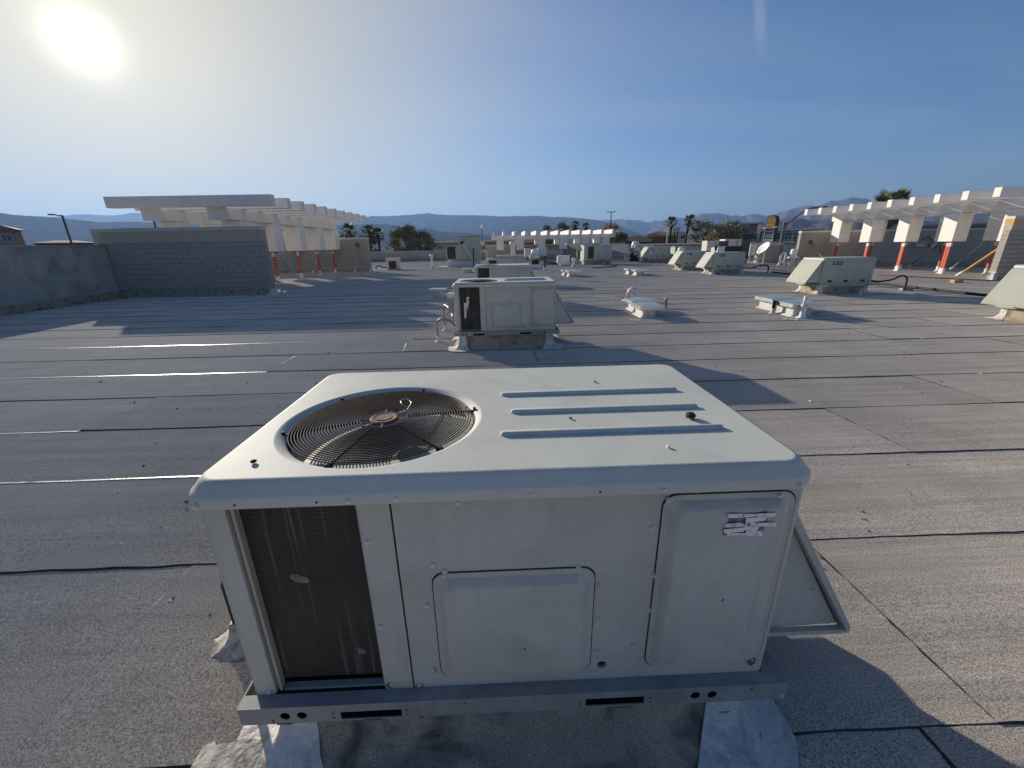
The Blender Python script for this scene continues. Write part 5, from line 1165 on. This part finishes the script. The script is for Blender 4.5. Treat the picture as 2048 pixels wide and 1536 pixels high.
for q in range(6):
    mb = MB(); x_ = 0.25 + 0.33 * (q % 2); z_ = 0.85 + 0.28 * (q // 2); mb.box((x_, -0.02, z_), (x_ + 0.18, -0.001, z_ + 0.18)); part('label_plate', mb, M['tan'] if q % 2 else M['letter'], t)
mb = MB(); mb.box((0.1, 0.05, 0), (0.16, 0.11, 0.719)); mb.box((0.8, 0.05, 0), (0.86, 0.11, 0.719)); mb.box((0.0, 0.0, 0.45), (0.95, 0.04, 0.5)); part('rack', mb, M['galvdirty'], t)
mb = MB(); mb.loops([[(17.5, 34.9, roofz(17.5) + 0.02), (25.7, 34.9, roofz(25.7) + 0.02), (25.7, 35.9, roofz(25.7) + 0.02), (17.5, 35.9, roofz(17.5) + 0.02)], [(17.5, 34.9, roofz(17.5) + 0.14), (25.7, 34.9, roofz(25.7) + 0.14), (25.7, 35.9, roofz(25.7) + 0.14), (17.5, 35.9, roofz(17.5) + 0.14)]])
o = part('coated_ledge', mb, M['whitepaint']); tag(o, 'white coated ledge on the roof below the satellite dish', 'roof ledge')
conduit('pale pipes on short legs in front of the electrical panel', [(19.5, 32.6, 0.25), (20.6, 32.7, 0.3), (21.6, 32.8, 0.3), (22.4, 33.0, 0.45)], 0.05, 'galv', boot=False)
t = thing('wall_conduit', 'tangle of dark cables and a floodlight on the right block wall', 'cable', (36.0, 33.9, 0))
mb = MB(); mb.tube([(0, 0, 1.5), (0.5, -0.02, 1.75), (1.0, -0.02, 1.5), (0.7, -0.02, 1.1), (1.2, -0.03, 0.8), (1.7, -0.02, 1.1), (2.0, -0.02, 0.4)], 0.03, 5); part('cable', mb, M['blackpipe'], t)
mb = MB(); mb.box((-0.6, -0.3, 1.05), (0.1, 0.0, 1.18)); part('floodlight', mb, M['galv'], t)

# mast with a small dish beside the tall left unit
t = thing('antenna_mast', 'slim mast with a small round dish on a white frame, centre distance', 'antenna', (-0.55, 42.0, 0))
mb = MB(); mb.tube([(0, 0, 0.3), (0, 0, 3.3)], 0.035, 6); part('mast', mb, M['lampmetal'], t)
mb = MB(); mb.lathe([(0.06, 3.3), (0.08, 3.5), (0.03, 3.62)], 0, 0, 8); part('white_tip', mb, M['letter'], t)
mb = MB(); mb.tube([(0.0, -0.08, 1.95), (0, -0.12, 1.95)], [0.20, 0.24], 14); part('dish', mb, M['unit_top'], t)
mb = MB(); mb.box((-0.4, -0.05, 1.15), (0.5, 0.05, 1.25)); mb.box((0.3, -0.05, 0.0), (0.42, 0.05, 1.149)); mb.box((-0.4, -0.04, 0.0), (-0.32, 0.04, 1.149)); part('frame', mb, M['coping'], t)

# ------------------------------------------------------------------ vegetation beyond the roof
leafmats = {}
def leafmat(name, col):
    m = mat(name, col, 0.7, vs=0.5, va=0.35, vs2=4, va2=0.25, world_co=True)
    return m
M['leaf_olive'] = leafmat('olive_leaves', (0.26, 0.225, 0.13))
M['leaf_grey'] = leafmat('grey_green_leaves', (0.23, 0.215, 0.15))
M['leaf_gold'] = leafmat('golden_leaves', (0.34, 0.24, 0.10))
M['leaf_dark'] = leafmat('dark_green_leaves', (0.12, 0.135, 0.075))
M['palm'] = leafmat('palm_fronds', (0.11, 0.12, 0.06))
M['bark'] = mat('brown_bark', (0.085, 0.06, 0.045), 0.95, vs=3, va=0.2, vs2=12, va2=0.2)
def tree(x, y, zt, w, label, m_, seed, n=2600, group='trees beyond the roof', leaf=0.20, zb=-5.0, dens=26):
    rnd = random.Random(seed)
    t = thing('tree', label, 'tree', (x, y, zb), group=group)
    H = zt - zb
    mb = MB(); mb.tube([(0, 0, 0), (0.1, 0.05, H * 0.25), (0.05, 0.0, H * 0.5)], [0.28, 0.2, 0.14], 8)
    cl = []
    for k in range(dens):
        a = rnd.uniform(0, 2 * math.pi); zz = rnd.uniform(0.30, 0.97)
        maxr = w / 2 * math.sin(min(1, (zz - 0.16) / 0.5) * math.pi / 2) * (1 if zz < 0.72 else math.sqrt(max(0.05, 1 - ((zz - 0.72) / 0.30) ** 2)))
        rad = maxr * math.sqrt(rnd.uniform(0.05, 1)) * 0.92
        cl.append((rad * math.cos(a), rad * math.sin(a), H * zz, rnd.uniform(0.10, 0.19) * w))
    for c_ in cl[::3]:
        mb.tube([(0.05, 0, H * 0.3), (c_[0] * 0.5, c_[1] * 0.5, (H * 0.3 + c_[2]) / 2), c_[:3]], [0.09, 0.05, 0.02], 5)
    part('trunk', mb, M['bark'], t)
    vs = []; fs = []
    n = int(n * 1.9)
    for k in range(n):
        c_ = cl[rnd.randrange(len(cl))]
        g3 = [rnd.gauss(0, 0.55) for _ in range(3)]
        p = Vector((c_[0] + g3[0] * c_[3], c_[1] + g3[1] * c_[3], c_[2] + g3[2] * c_[3] * 0.8))
        s = leaf * rnd.uniform(0.5, 1.25)
        a = Vector((rnd.gauss(0, 1), rnd.gauss(0, 1), rnd.gauss(0, 1))).normalized(); b = a.cross(Vector((rnd.gauss(0, 1), rnd.gauss(0, 1), rnd.gauss(0, 1)))).normalized()
        o_ = len(vs); vs += [p - a * s, p + b * s * 0.45, p + a * s, p - b * s * 0.45]; fs.append((o_, o_ + 1, o_ + 2, o_ + 3))
    me = bpy.data.meshes.new('crown'); me.from_pydata([tuple(v) for v in vs], [], fs); me.materials.append(M[m_])
    ob('crown', me, t)
    return t
def frond_mesh(droop, blades=13, spread=1.35):
    mb = MB(); st = [Vector((0.52 * q, 0, -droop * 0.25 * q * q)) for q in (0, 0.33, 0.66, 1.0)]
    mb.tube(st, [0.022, 0.018, 0.014, 0.01], 4)
    tip = st[-1]
    for k in range(blades):
        a = (k / (blades - 1) - 0.5) * 2 * spread
        L2 = 0.56 * (1 - 0.3 * abs(a) / spread)
        d = Vector((math.cos(a), math.sin(a), -0.10 * droop)); e = Vector((-math.sin(a), math.cos(a), 0.0)) * 0.042
        mid = tip + d * L2 * 0.5 + Vector((0, 0, 0.02)); end = tip + d * L2 + Vector((0, 0, -0.30 * droop * L2))
        mb.add([tip, mid + e, end, mid - e], [(0, 1, 2, 3)])
    return mb.mesh('frond', M['palm'])
FR = [frond_mesh(b) for b in (0.3, 0.8, 1.4)]
def palm(x, y, zt, crown, label, nfr=20, trunk=0.2, zb=-5.0, lean=0.0, seed=1):
    rnd = random.Random(seed)
    t = thing('palm_tree', label, 'palm tree', (x, y, zb), group='fan palms beyond the roof')
    H = zt - zb - crown * 0.95
    mb = MB(); k = 9
    mb.tube([(lean * (i / k) ** 2, 0, H * i / k) for i in range(k + 1)], [trunk * (1.35 if i == 0 else 1.0 + 0.12 * (i % 2)) * (1.0 + (0.5 if i > k - 2 else 0)) for i in range(k + 1)], 9); part('trunk', mb, M['bark'], t)
    nfr = int(nfr * 1.5)
    for i in range(nfr):
        q = i / nfr
        el = R(78 - 118 * q + rnd.uniform(-8, 8))
        o = ob('frond', FR[min(2, int(q * 3))], t, (lean, 0, H), (rnd.uniform(-0.3, 0.3), -el, i * 2.399 + rnd.uniform(-0.2, 0.2)))
        s = crown * rnd.uniform(0.85, 1.1) * (1 if q < 0.8 else 0.85); o.scale = (s, s, s)
tree(-18.9, 91.9, 5.7, 6.0, 'bushy olive tree left of the red hip roof, behind the left wall end', 'leaf_olive', 11, 5200, dens=34)
tree(-15.6, 94.5, 4.9, 5.6, 'lower grey green bush directly left of the red hip roof', 'leaf_grey', 12, 4200)
tree(-28.4, 84.2, 5.2, 5.0, 'dark bush above the left wall behind the end rafters', 'leaf_grey', 13, 3000)
tree(-32.5, 82.9, 5.3, 7.5, 'wide bush hidden behind the hanging boxes of the left frame', 'leaf_dark', 14, 3000)
tree(-24.2, 86.0, 4.4, 5.0, 'dark shrub mass below the left palms', 'leaf_dark', 15, 2600)
tree(13.9, 108.2, 6.4, 5.2, 'sparse grey green tree, leftmost behind the far frame', 'leaf_grey', 16, 3000)
tree(17.9, 109.7, 6.6, 5.2, 'sparse grey green tree behind the far frame beside two small palms', 'leaf_grey', 17, 3000)
tree(27.8, 100.5, 5.7, 7.2, 'golden brown tree behind the right end of the far frame', 'leaf_gold', 18, 4200)
tree(31.0, 101.5, 3.8, 4.5, 'dark tree right of the golden one behind the far frame', 'leaf_dark', 19, 2400)
tree(44.2, 89.4, 5.7, 5.4, 'sparse olive tree right of the two tall palms', 'leaf_grey', 20, 4200, dens=34)
tree(45.2, 86.4, 5.2, 5.6, 'olive tree in the middle of the clump before the grey building', 'leaf_olive', 21, 4200, dens=30)
tree(49.6, 88.6, 5.6, 6.0, 'olive tree at the right of the clump before the grey building', 'leaf_olive', 22, 4200, dens=30)
tree(53.0, 88.0, 3.0, 4.0, 'small olive tree at the foot of the grey tower', 'leaf_grey', 23, 2000)
tree(23.0, 117.0, 1.9, 5.5, 'low green shrub seen under the far frame', 'leaf_gold', 24, 1600)
tree(8.0, 118.0, 1.8, 5.5, 'low dark shrub seen under the left half of the far frame', 'leaf_dark', 25, 1600)
palm(-24.4, 75.2, 5.9, 1.5, 'fan palm nearest the end rafters of the left frame', seed=1, nfr=22)
palm(-22.6, 80.7, 5.9, 1.4, 'fan palm second from the left frame, a little taller', seed=2, nfr=22)
palm(-20.6, 79.1, 5.2, 1.4, 'lower fan palm between taller one and the olive tree', seed=3, nfr=22)
palm(-17.9, 96.4, 6.3, 1.4, 'fan palm rising out of the bushy olive tree', seed=4)
palm(18.6, 97.5, 6.8, 1.2, 'taller of two small palms behind the far frame', seed=5)
palm(20.2, 93.4, 6.1, 1.1, 'shorter of two small palms behind the far frame', seed=6)
palm(42.0, 101.3, 7.6, 1.5, 'tall fan palm left of its twin, dark trunk', seed=7, nfr=24, trunk=0.24)
palm(44.4, 98.4, 7.7, 1.5, 'tall fan palm right of its twin, trunk leaning slightly', seed=8, nfr=24, trunk=0.24, lean=0.6)
palm(37.9, 39.6, 6.2, 2.0, 'large palm crown rising behind the right rafter frame', seed=9, nfr=22, trunk=0.26)
# distant scatter of little trees over the town
rnd = random.Random(44)
vs = []; fs = []
for k in range(260):
    a = R(rnd.uniform(-30, 30)); d = rnd.uniform(230, 900); cx, cy = d * math.sin(a), d * math.cos(a); hgt = rnd.uniform(3, 7.5) + (d - 230) * 0.002; w = rnd.uniform(1.5, 4)
    for q in range(70):
        p = Vector((cx + rnd.gauss(0, 0.4) * w, cy + rnd.gauss(0, 0.4) * w, -5 + hgt * rnd.uniform(0.3, 1.0))); s = 0.5 * rnd.uniform(0.5, 1.4)
        e = Vector((rnd.gauss(0, 1), rnd.gauss(0, 1), rnd.gauss(0, 1))).normalized(); b = e.cross(Vector((rnd.gauss(0, 1), rnd.gauss(0, 1), rnd.gauss(0, 1)))).normalized()
        o_ = len(vs); vs += [tuple(p - e * s), tuple(p + b * s * 0.6), tuple(p + e * s), tuple(p - b * s * 0.6)]; fs.append((o_, o_ + 1, o_ + 2, o_ + 3))
me = bpy.data.meshes.new('far_trees'); me.from_pydata(vs, [], fs); me.materials.append(M['leaf_grey'])
o = ob('far_trees', me); tag(o, 'scatter of small trees over the distant town', kind='stuff')

# ------------------------------------------------------------------ buildings
M['redtile'] = mat('red_roof_tile', (0.20, 0.075, 0.05), 0.85, vs=2, va=0.2)
M['browntile'] = mat('brown_roof_tile', (0.13, 0.085, 0.065), 0.85, vs=2, va=0.2)
M['pinkwall'] = mat('pinkish_stucco', (0.30, 0.20, 0.16), 0.9, vs=1, va=0.08)
M['creamwall'] = mat('cream_stucco', (0.58, 0.50, 0.33), 0.9, vs=0.6, va=0.06)
M['greywall'] = mat('grey_stucco', (0.22, 0.21, 0.19), 0.9, vs=0.6, va=0.08)
M['brownwall'] = mat('brown_stucco', (0.17, 0.125, 0.095), 0.9, vs=0.6, va=0.08)
M['glass'] = mat('dark_window_glass', (0.03, 0.045, 0.06), 0.12, vs=1, va=0.2, spec=0.8)
def win(parent, x0, z0, x1, z1, y=-0.03, nx=2, nz=1, fm='letter'):
    f_ = MB(); f_.box((x0 - 0.08, y - 0.04, z0 - 0.08), (x1 + 0.08, y + 0.028, z1 + 0.08)); fo = part('window', f_, M[fm], parent)
    for i in range(nx):
        for j in range(nz):
            w = (x1 - x0) / nx; h = (z1 - z0) / nz
            p_ = MB(); p_.box((x0 + i * w + 0.04, y - 0.055, z0 + j * h + 0.04), (x0 + (i + 1) * w - 0.04, y - 0.041, z0 + (j + 1) * h - 0.04)); part('pane', p_, M['glass'], fo)
def house(x, y, rzz, w, d, ztop, hroof, label, wallm, roofm, zb=-5.0, over=0.6, wins=(), name='house'):
    t = thing(name, label, 'house', (x, y, 0), rzz)
    mb = MB(); mb.box((0, 0, zb), (w, d, ztop)); part('walls', mb, M[wallm], t)
    mb = MB(); o_ = over; rl = max(0.0, (w - d) / 2)
    a = [(-o_, -o_, ztop + 0.004), (w + o_, -o_, ztop + 0.004), (w + o_, d + o_, ztop + 0.004), (-o_, d + o_, ztop + 0.004)]
    e = [(-o_, -o_, ztop + 0.2), (w + o_, -o_, ztop + 0.2), (w + o_, d + o_, ztop + 0.2), (-o_, d + o_, ztop + 0.2)]
    tp = [(w / 2 - rl, d / 2 - 0.02, ztop + hroof), (w / 2 + rl + 0.02, d / 2 - 0.02, ztop + hroof), (w / 2 + rl + 0.02, d / 2 + 0.02, ztop + hroof), (w / 2 - rl, d / 2 + 0.02, ztop + hroof)]
    mb.loops([a, e, tp]); part('roof', mb, M[roofm], t)
    for q in wins: win(t, *q)
    return t
house(-24.5, 126, 0.12, 6.8, 7.0, 3.4, 2.4, 'pink stucco house with a red hipped roof beyond the far parapet', 'pinkwall', 'redtile', wins=((4.2, 0.6, 5.6, 1.9), (1.2, 0.6, 2.4, 1.9)))
house(-180, 158, 0.6, 9.0, 8.0, 10.0, 2.0, 'hazy two storey house with wide hipped roof at the far left', 'pinkwall', 'redtile', wins=((1.2, 6.2, 3.8, 8.4), (5.4, 6.2, 8.0, 8.4), (1.2, 2.0, 3.4, 4.4)), over=1.3)
house(-172, 168, 0.6, 15, 9.0, 5.4, 1.2, 'low hazy building right of the hipped house at the far left', 'brownwall', 'browntile')
house(-22, 158, 0.0, 30, 8.0, 2.7, 0.9, 'long low tan building behind the far parapet', 'tan', 'browntile', over=0.2, wins=tuple((1.5 + 4 * k, 0.8, 3.0 + 4 * k, 1.9) for k in range(7)))
house(33.5, 117, -0.3, 10.5, 9.0, 1.7, 1.9, 'brown tile roofed house behind the golden tree', 'brownwall', 'browntile')
house(36.0, 150, -0.3, 10, 8.0, 2.9, 2.2, 'dark hipped roof rising left of the red tile roofs', 'brownwall', 'browntile')
hr = house(48.8, 141, -0.35, 7.0, 6.0, 3.0, 1.7, 'red tile roof with small pale dormers in the distance', 'creamwall', 'redtile')
for xx in (1.2, 2.6, 4.6, 5.6):
    mb = MB(); mb.loops([[(xx, -0.6, 3.3), (xx + 0.8, -0.6, 3.3), (xx + 0.4, -0.6, 4.2)], [(xx, 1.2, 3.3), (xx + 0.8, 1.2, 3.3), (xx + 0.4, 1.2, 4.2)]]); part('dormer', mb, M['creamwall'], hr)
house(4.5, 125, -0.05, 12, 8.0, 2.0, 1.3, 'red tile roof seen through the left openings of the far frame', 'pinkwall', 'redtile')
def blockb(x, y, rzz, label, parts_, wins=(), cat='building'):
    t = thing('building', label, cat, (x, y, 0), rzz)
    for nm, a, b, mt_ in parts_:
        mb = MB(); mb.box(a, b); part(nm, mb, M[mt_], t)
    for q in wins: win(t, *q)
    return t
blockb(38.2, 102.6, -0.35, 'plain brown building with orange lit parapet behind the exhaust units', [('walls', (0, 0, -5), (5.6, 8, 3.0), 'brownwall'), ('parapet', (-0.1, -0.1, 3.003), (5.7, 8.1, 3.3), 'ochre')])
blockb(63.0, 168.5, -0.38, 'cream three storey building between the two tall palms', [('walls', (0, 0, -5), (11.5, 12, 5.3), 'creamwall'), ('tower', (6.2, -0.8, -5), (9.0, 4, 6.9), 'creamwall'), ('roof_slab', (-1.0, -1.0, 5.31), (3.0, 6, 5.7), 'letter')],
       ((0.8, 2.6, 2.2, 4.2), (3.0, 2.6, 5.4, 4.2), (0.8, -0.2, 2.2, 1.4), (3.0, -0.2, 5.4, 1.4), (6.7, 1.0, 7.4, 5.4, -0.83, 1, 3), (7.8, 1.0, 8.5, 5.4, -0.83, 1, 3), (9.4, 2.6, 11.0, 4.2), (9.4, -0.2, 11.0, 1.4)))
blockb(66.4, 134.4, -0.45, 'long grey modern building partly hidden by the olive trees', [('walls', (0, 0, -5), (10.8, 9, 5.8), 'greywall'), ('roof_slab', (-0.4, -0.4, 5.81), (11.0, 9, 6.15), 'greywall'), ('corner_bay', (0.0, -1.3, -5), (2.6, -0.01, 6.0), 'creamwall'), ('bay_roof', (-0.6, -1.8, 6.01), (5.0, 3, 6.75), 'coping')],
       ((5.2, 3.6, 6.4, 4.7), (8.4, 3.6, 9.6, 4.7)))
blockb(70.2, 121.0, -0.5, 'grey modern tower with a wide flat overhanging roof', [('walls', (0, 0, -5), (3.9, 6, 6.0), 'greywall'), ('roof_slab', (-0.7, -0.7, 6.01), (5.4, 6.4, 6.45), 'coping')], ((1.6, 1.8, 3.4, 3.6),))
blockb(74.6, 118.5, -0.5, 'dark glazed wing right of the grey tower', [('walls', (0, 0, -5), (3.0, 6, 4.0), 'greywall'), ('roof_slab', (-0.1, -0.4, 4.01), (3.4, 6.4, 4.3), 'coping')], ((0.3, 0.6, 2.6, 3.5, -0.03, 3, 3),))
bb = blockb(49.5, 87.5, -0.5, 'low tan stucco building in front of the grey tower', [('walls', (0, 0, -5), (6.0, 6, 1.7), 'brownwall'), ('coping', (-0.05, -0.05, 1.703), (6.05, 6.05, 1.85), 'coping')], ((2.2, 0.4, 3.0, 1.1),))
blockb(60.5, 93.0, -0.6, 'glass walled building with a bright slanting roof edge behind the sign', [('walls', (0, 0, -5), (9.0, 8, 3.4), 'lampmetal'), ('roof_beam', (-0.6, -0.8, 3.6), (10.0, 8, 3.85), 'letter')], tuple((0.2 + 2.2 * k, 0.2, 2.2 + 2.2 * k, 3.2, -0.03, 3, 4) for k in range(4)))
blockb(58.0, 58.0, -0.9, 'dark flat roofed building seen through the right rafter frame', [('walls', (0, 0, -5), (16, 10, 2.9), 'lampmetal'), ('coping', (-0.1, -0.1, 2.903), (16.1, 10, 3.25), 'greywall')])
blockb(22.5, 66.0, -0.25, 'low grey wall of the next building behind the row of units', [('walls', (0, 0, -5), (22, 4, 1.35), 'greywall'), ('coping', (-0.05, -0.05, 1.353), (22.1, 4, 1.5), 'coping')])

# ------------------------------------------------------------------ pylon sign
t = thing('pylon_sign', 'tall shopping centre sign with golden arched top and stacked tenant panels', 'sign', (40.6, 62.7, 0), -0.95)
M['signgold'] = mat('golden_sign_face', (0.52, 0.30, 0.07), 0.6, vs=1.5, va=0.06)
M['signbrown'] = mat('dark_brown_sign_side', (0.035, 0.025, 0.022), 0.6)
M['signnavy'] = mat('navy_sign_panel', (0.05, 0.06, 0.11), 0.5)
M['signteal'] = mat('pale_teal_sign_panel', (0.20, 0.29, 0.27), 0.5)
M['signgreen'] = mat('green_sign_panel', (0.10, 0.42, 0.24), 0.5)
M['signcream'] = mat('cream_sign_panel', (0.62, 0.54, 0.42), 0.5)
SW = 1.36
arch = [(0, -5), (SW, -5), (SW, 4.55)] + [(SW / 2 + SW / 2 * math.cos(R(a)), 4.55 + 0.62 * math.sin(R(a))) for a in range(12, 180, 12)] + [(0, 4.55)]
mb = MB(); mb.loops([[(a, 0, b) for a, b in arch], [(a, 1.0, b) for a, b in arch]]); part('body', mb, M['signbrown'], t)
face = [(0.08, 3.30), (SW - 0.08, 3.30), (SW - 0.08, 4.55)] + [(SW / 2 + (SW / 2 - 0.08) * math.cos(R(a)), 4.55 + 0.54 * math.sin(R(a))) for a in range(12, 180, 12)] + [(0.08, 4.55)]
mb = MB(); mb.loops([[(a, -0.03, b) for a, b in face], [(a, -0.002, b) for a, b in face]]); fc = part('arched_face', mb, M['signgold'], t)
ob('lettering', text_mesh('TROPICANA', 0.21, M['letter'], 'lettering', 0.006), fc, (SW / 2, -0.045, 4.30), (R(90), 0, 0))
ob('lettering', text_mesh('Beltway', 0.32, M['letter'], 'lettering', 0.006), fc, (SW / 2, -0.045, 3.85), (R(90), 0, 0))
mb = MB(); mb.box((-0.28, -0.16, 3.34), (0.26, 0.2, 3.50)); mb.box((SW - 0.32, -0.16, 3.42), (SW + 0.22, 0.2, 3.58)); part('crossbar', mb, M['letter'], t)
mb = MB(); mb.box((-0.02, -0.05, 0.0), (0.035, -0.002, 3.28)); mb.box((SW - 0.115, -0.05, 0.0), (SW - 0.06, -0.002, 3.28)); part('panel_frame', mb, M['letter'], t)
pz = [(2.62, 3.26, 'signnavy', "LOWE'S", 0.30, 0.04, SW - 0.12), (2.02, 2.59, 'signteal', None, 0, 0.04, SW - 0.12), (1.46, 1.88, 'letter', 'UNCT', 0.26, 0.04, 0.62), (1.52, 1.88, 'signcream', None, 0, 0.65, SW - 0.12), (1.05, 1.40, 'signgreen', None, 0, 0.04, 0.60), (1.05, 1.40, 'signcream', None, 0, 0.65, SW - 0.12), (0.6, 1.0, 'letter', None, 0, 0.04, SW - 0.12)]
for z0_, z1_, mt_, tx, sz, xa, xb in pz:
    mb = MB(); mb.box((xa, -0.025, z0_), (xb, -0.002, z1_)); pn = part('tenant_panel', mb, M[mt_], t)
    if tx: ob('lettering', text_mesh(tx, sz, M['letter'] if mt_ != 'letter' else M['logo'], 'lettering', 0.004, sx=0.9), pn, ((xa + xb) / 2, -0.032, (z0_ + z1_) / 2), (R(90), 0, 0))

# ------------------------------------------------------------------ street lamps
def lamp(x, y, pts_list, label, m_, rad=0.07, heads=()):
    t = thing('street_lamp', label, 'street lamp', (x, y, -5.0))
    for nm, pts in pts_list:
        mb = MB(); mb.tube(pts, rad if nm == 'pole' else rad * 0.6, 8); part(nm, mb, M[m_], t)
    for h in heads:
        mb = MB(); mb.box((h[0] - h[3], h[1] - 0.15, h[2] - 0.06), (h[0] + h[3], h[1] + 0.15, h[2] + 0.06)); part('lamp_head', mb, M[m_], t, bevel=0.03, seg=1)
lamp(23.6, 86.0, [('pole', [(0, 0, 0), (0, 0, 12.55)]), ('arm', [(-0.6, 0, 12.5), (0.6, 0, 12.5)])], 'dark T shaped parking lamp over the far frame', 'lampmetal', 0.09, ((-0.55, 0, 12.55, 0.35), (0.55, 0, 12.55, 0.35)))
lamp(30.4, 73.6, [('pole', [(0, 0, 0), (0, 0, 8.7)]), ('arm', [(0, 0, 8.5), (-0.1, 0, 9.2), (-0.45, 0.1, 9.6), (-1.0, 0.2, 9.65)]), ('arm', [(0, 0, 8.5), (0.25, 0, 9.3), (0.7, -0.1, 9.75), (1.1, -0.1, 9.85)])], 'pale double armed street lamp left of the tall palms', 'lampwhite', 0.12, ((-1.1, 0.2, 9.65, 0.2), (1.2, -0.1, 9.85, 0.2)))
lamp(26.2, 36.9, [('pole', [(0, 0, 0), (0, 0, 8.2)]), ('arm', [(0, 0, 7.9), (0.5, -0.3, 8.45), (1.0, -0.65, 9.0), (1.4, -0.9, 9.25), (2.1, -1.3, 9.3)])], 'dark street lamp with one long arm reaching right over the low wall', 'lampmetal', 0.10, ((2.2, -1.35, 9.3, 0.22),))
lamp(-40.3, 42.6, [('pole', [(0, 0, 0), (0, 0, 10.2)]), ('arm', [(0, 0, 10.15), (-0.7, -0.2, 10.25)])], 'dark hazy lamp post on the far left horizon', 'lampmetal', 0.09, ((-0.75, -0.2, 10.25, 0.25),))
lamp(-35.2, 46.9, [('pole', [(0, 0, 0), (0, 0, 10.4)]), ('arm', [(0, 0, 10.35), (0.4, 0, 10.4)])], 'lamp post half hidden below the left rafters', 'lampmetal', 0.09)
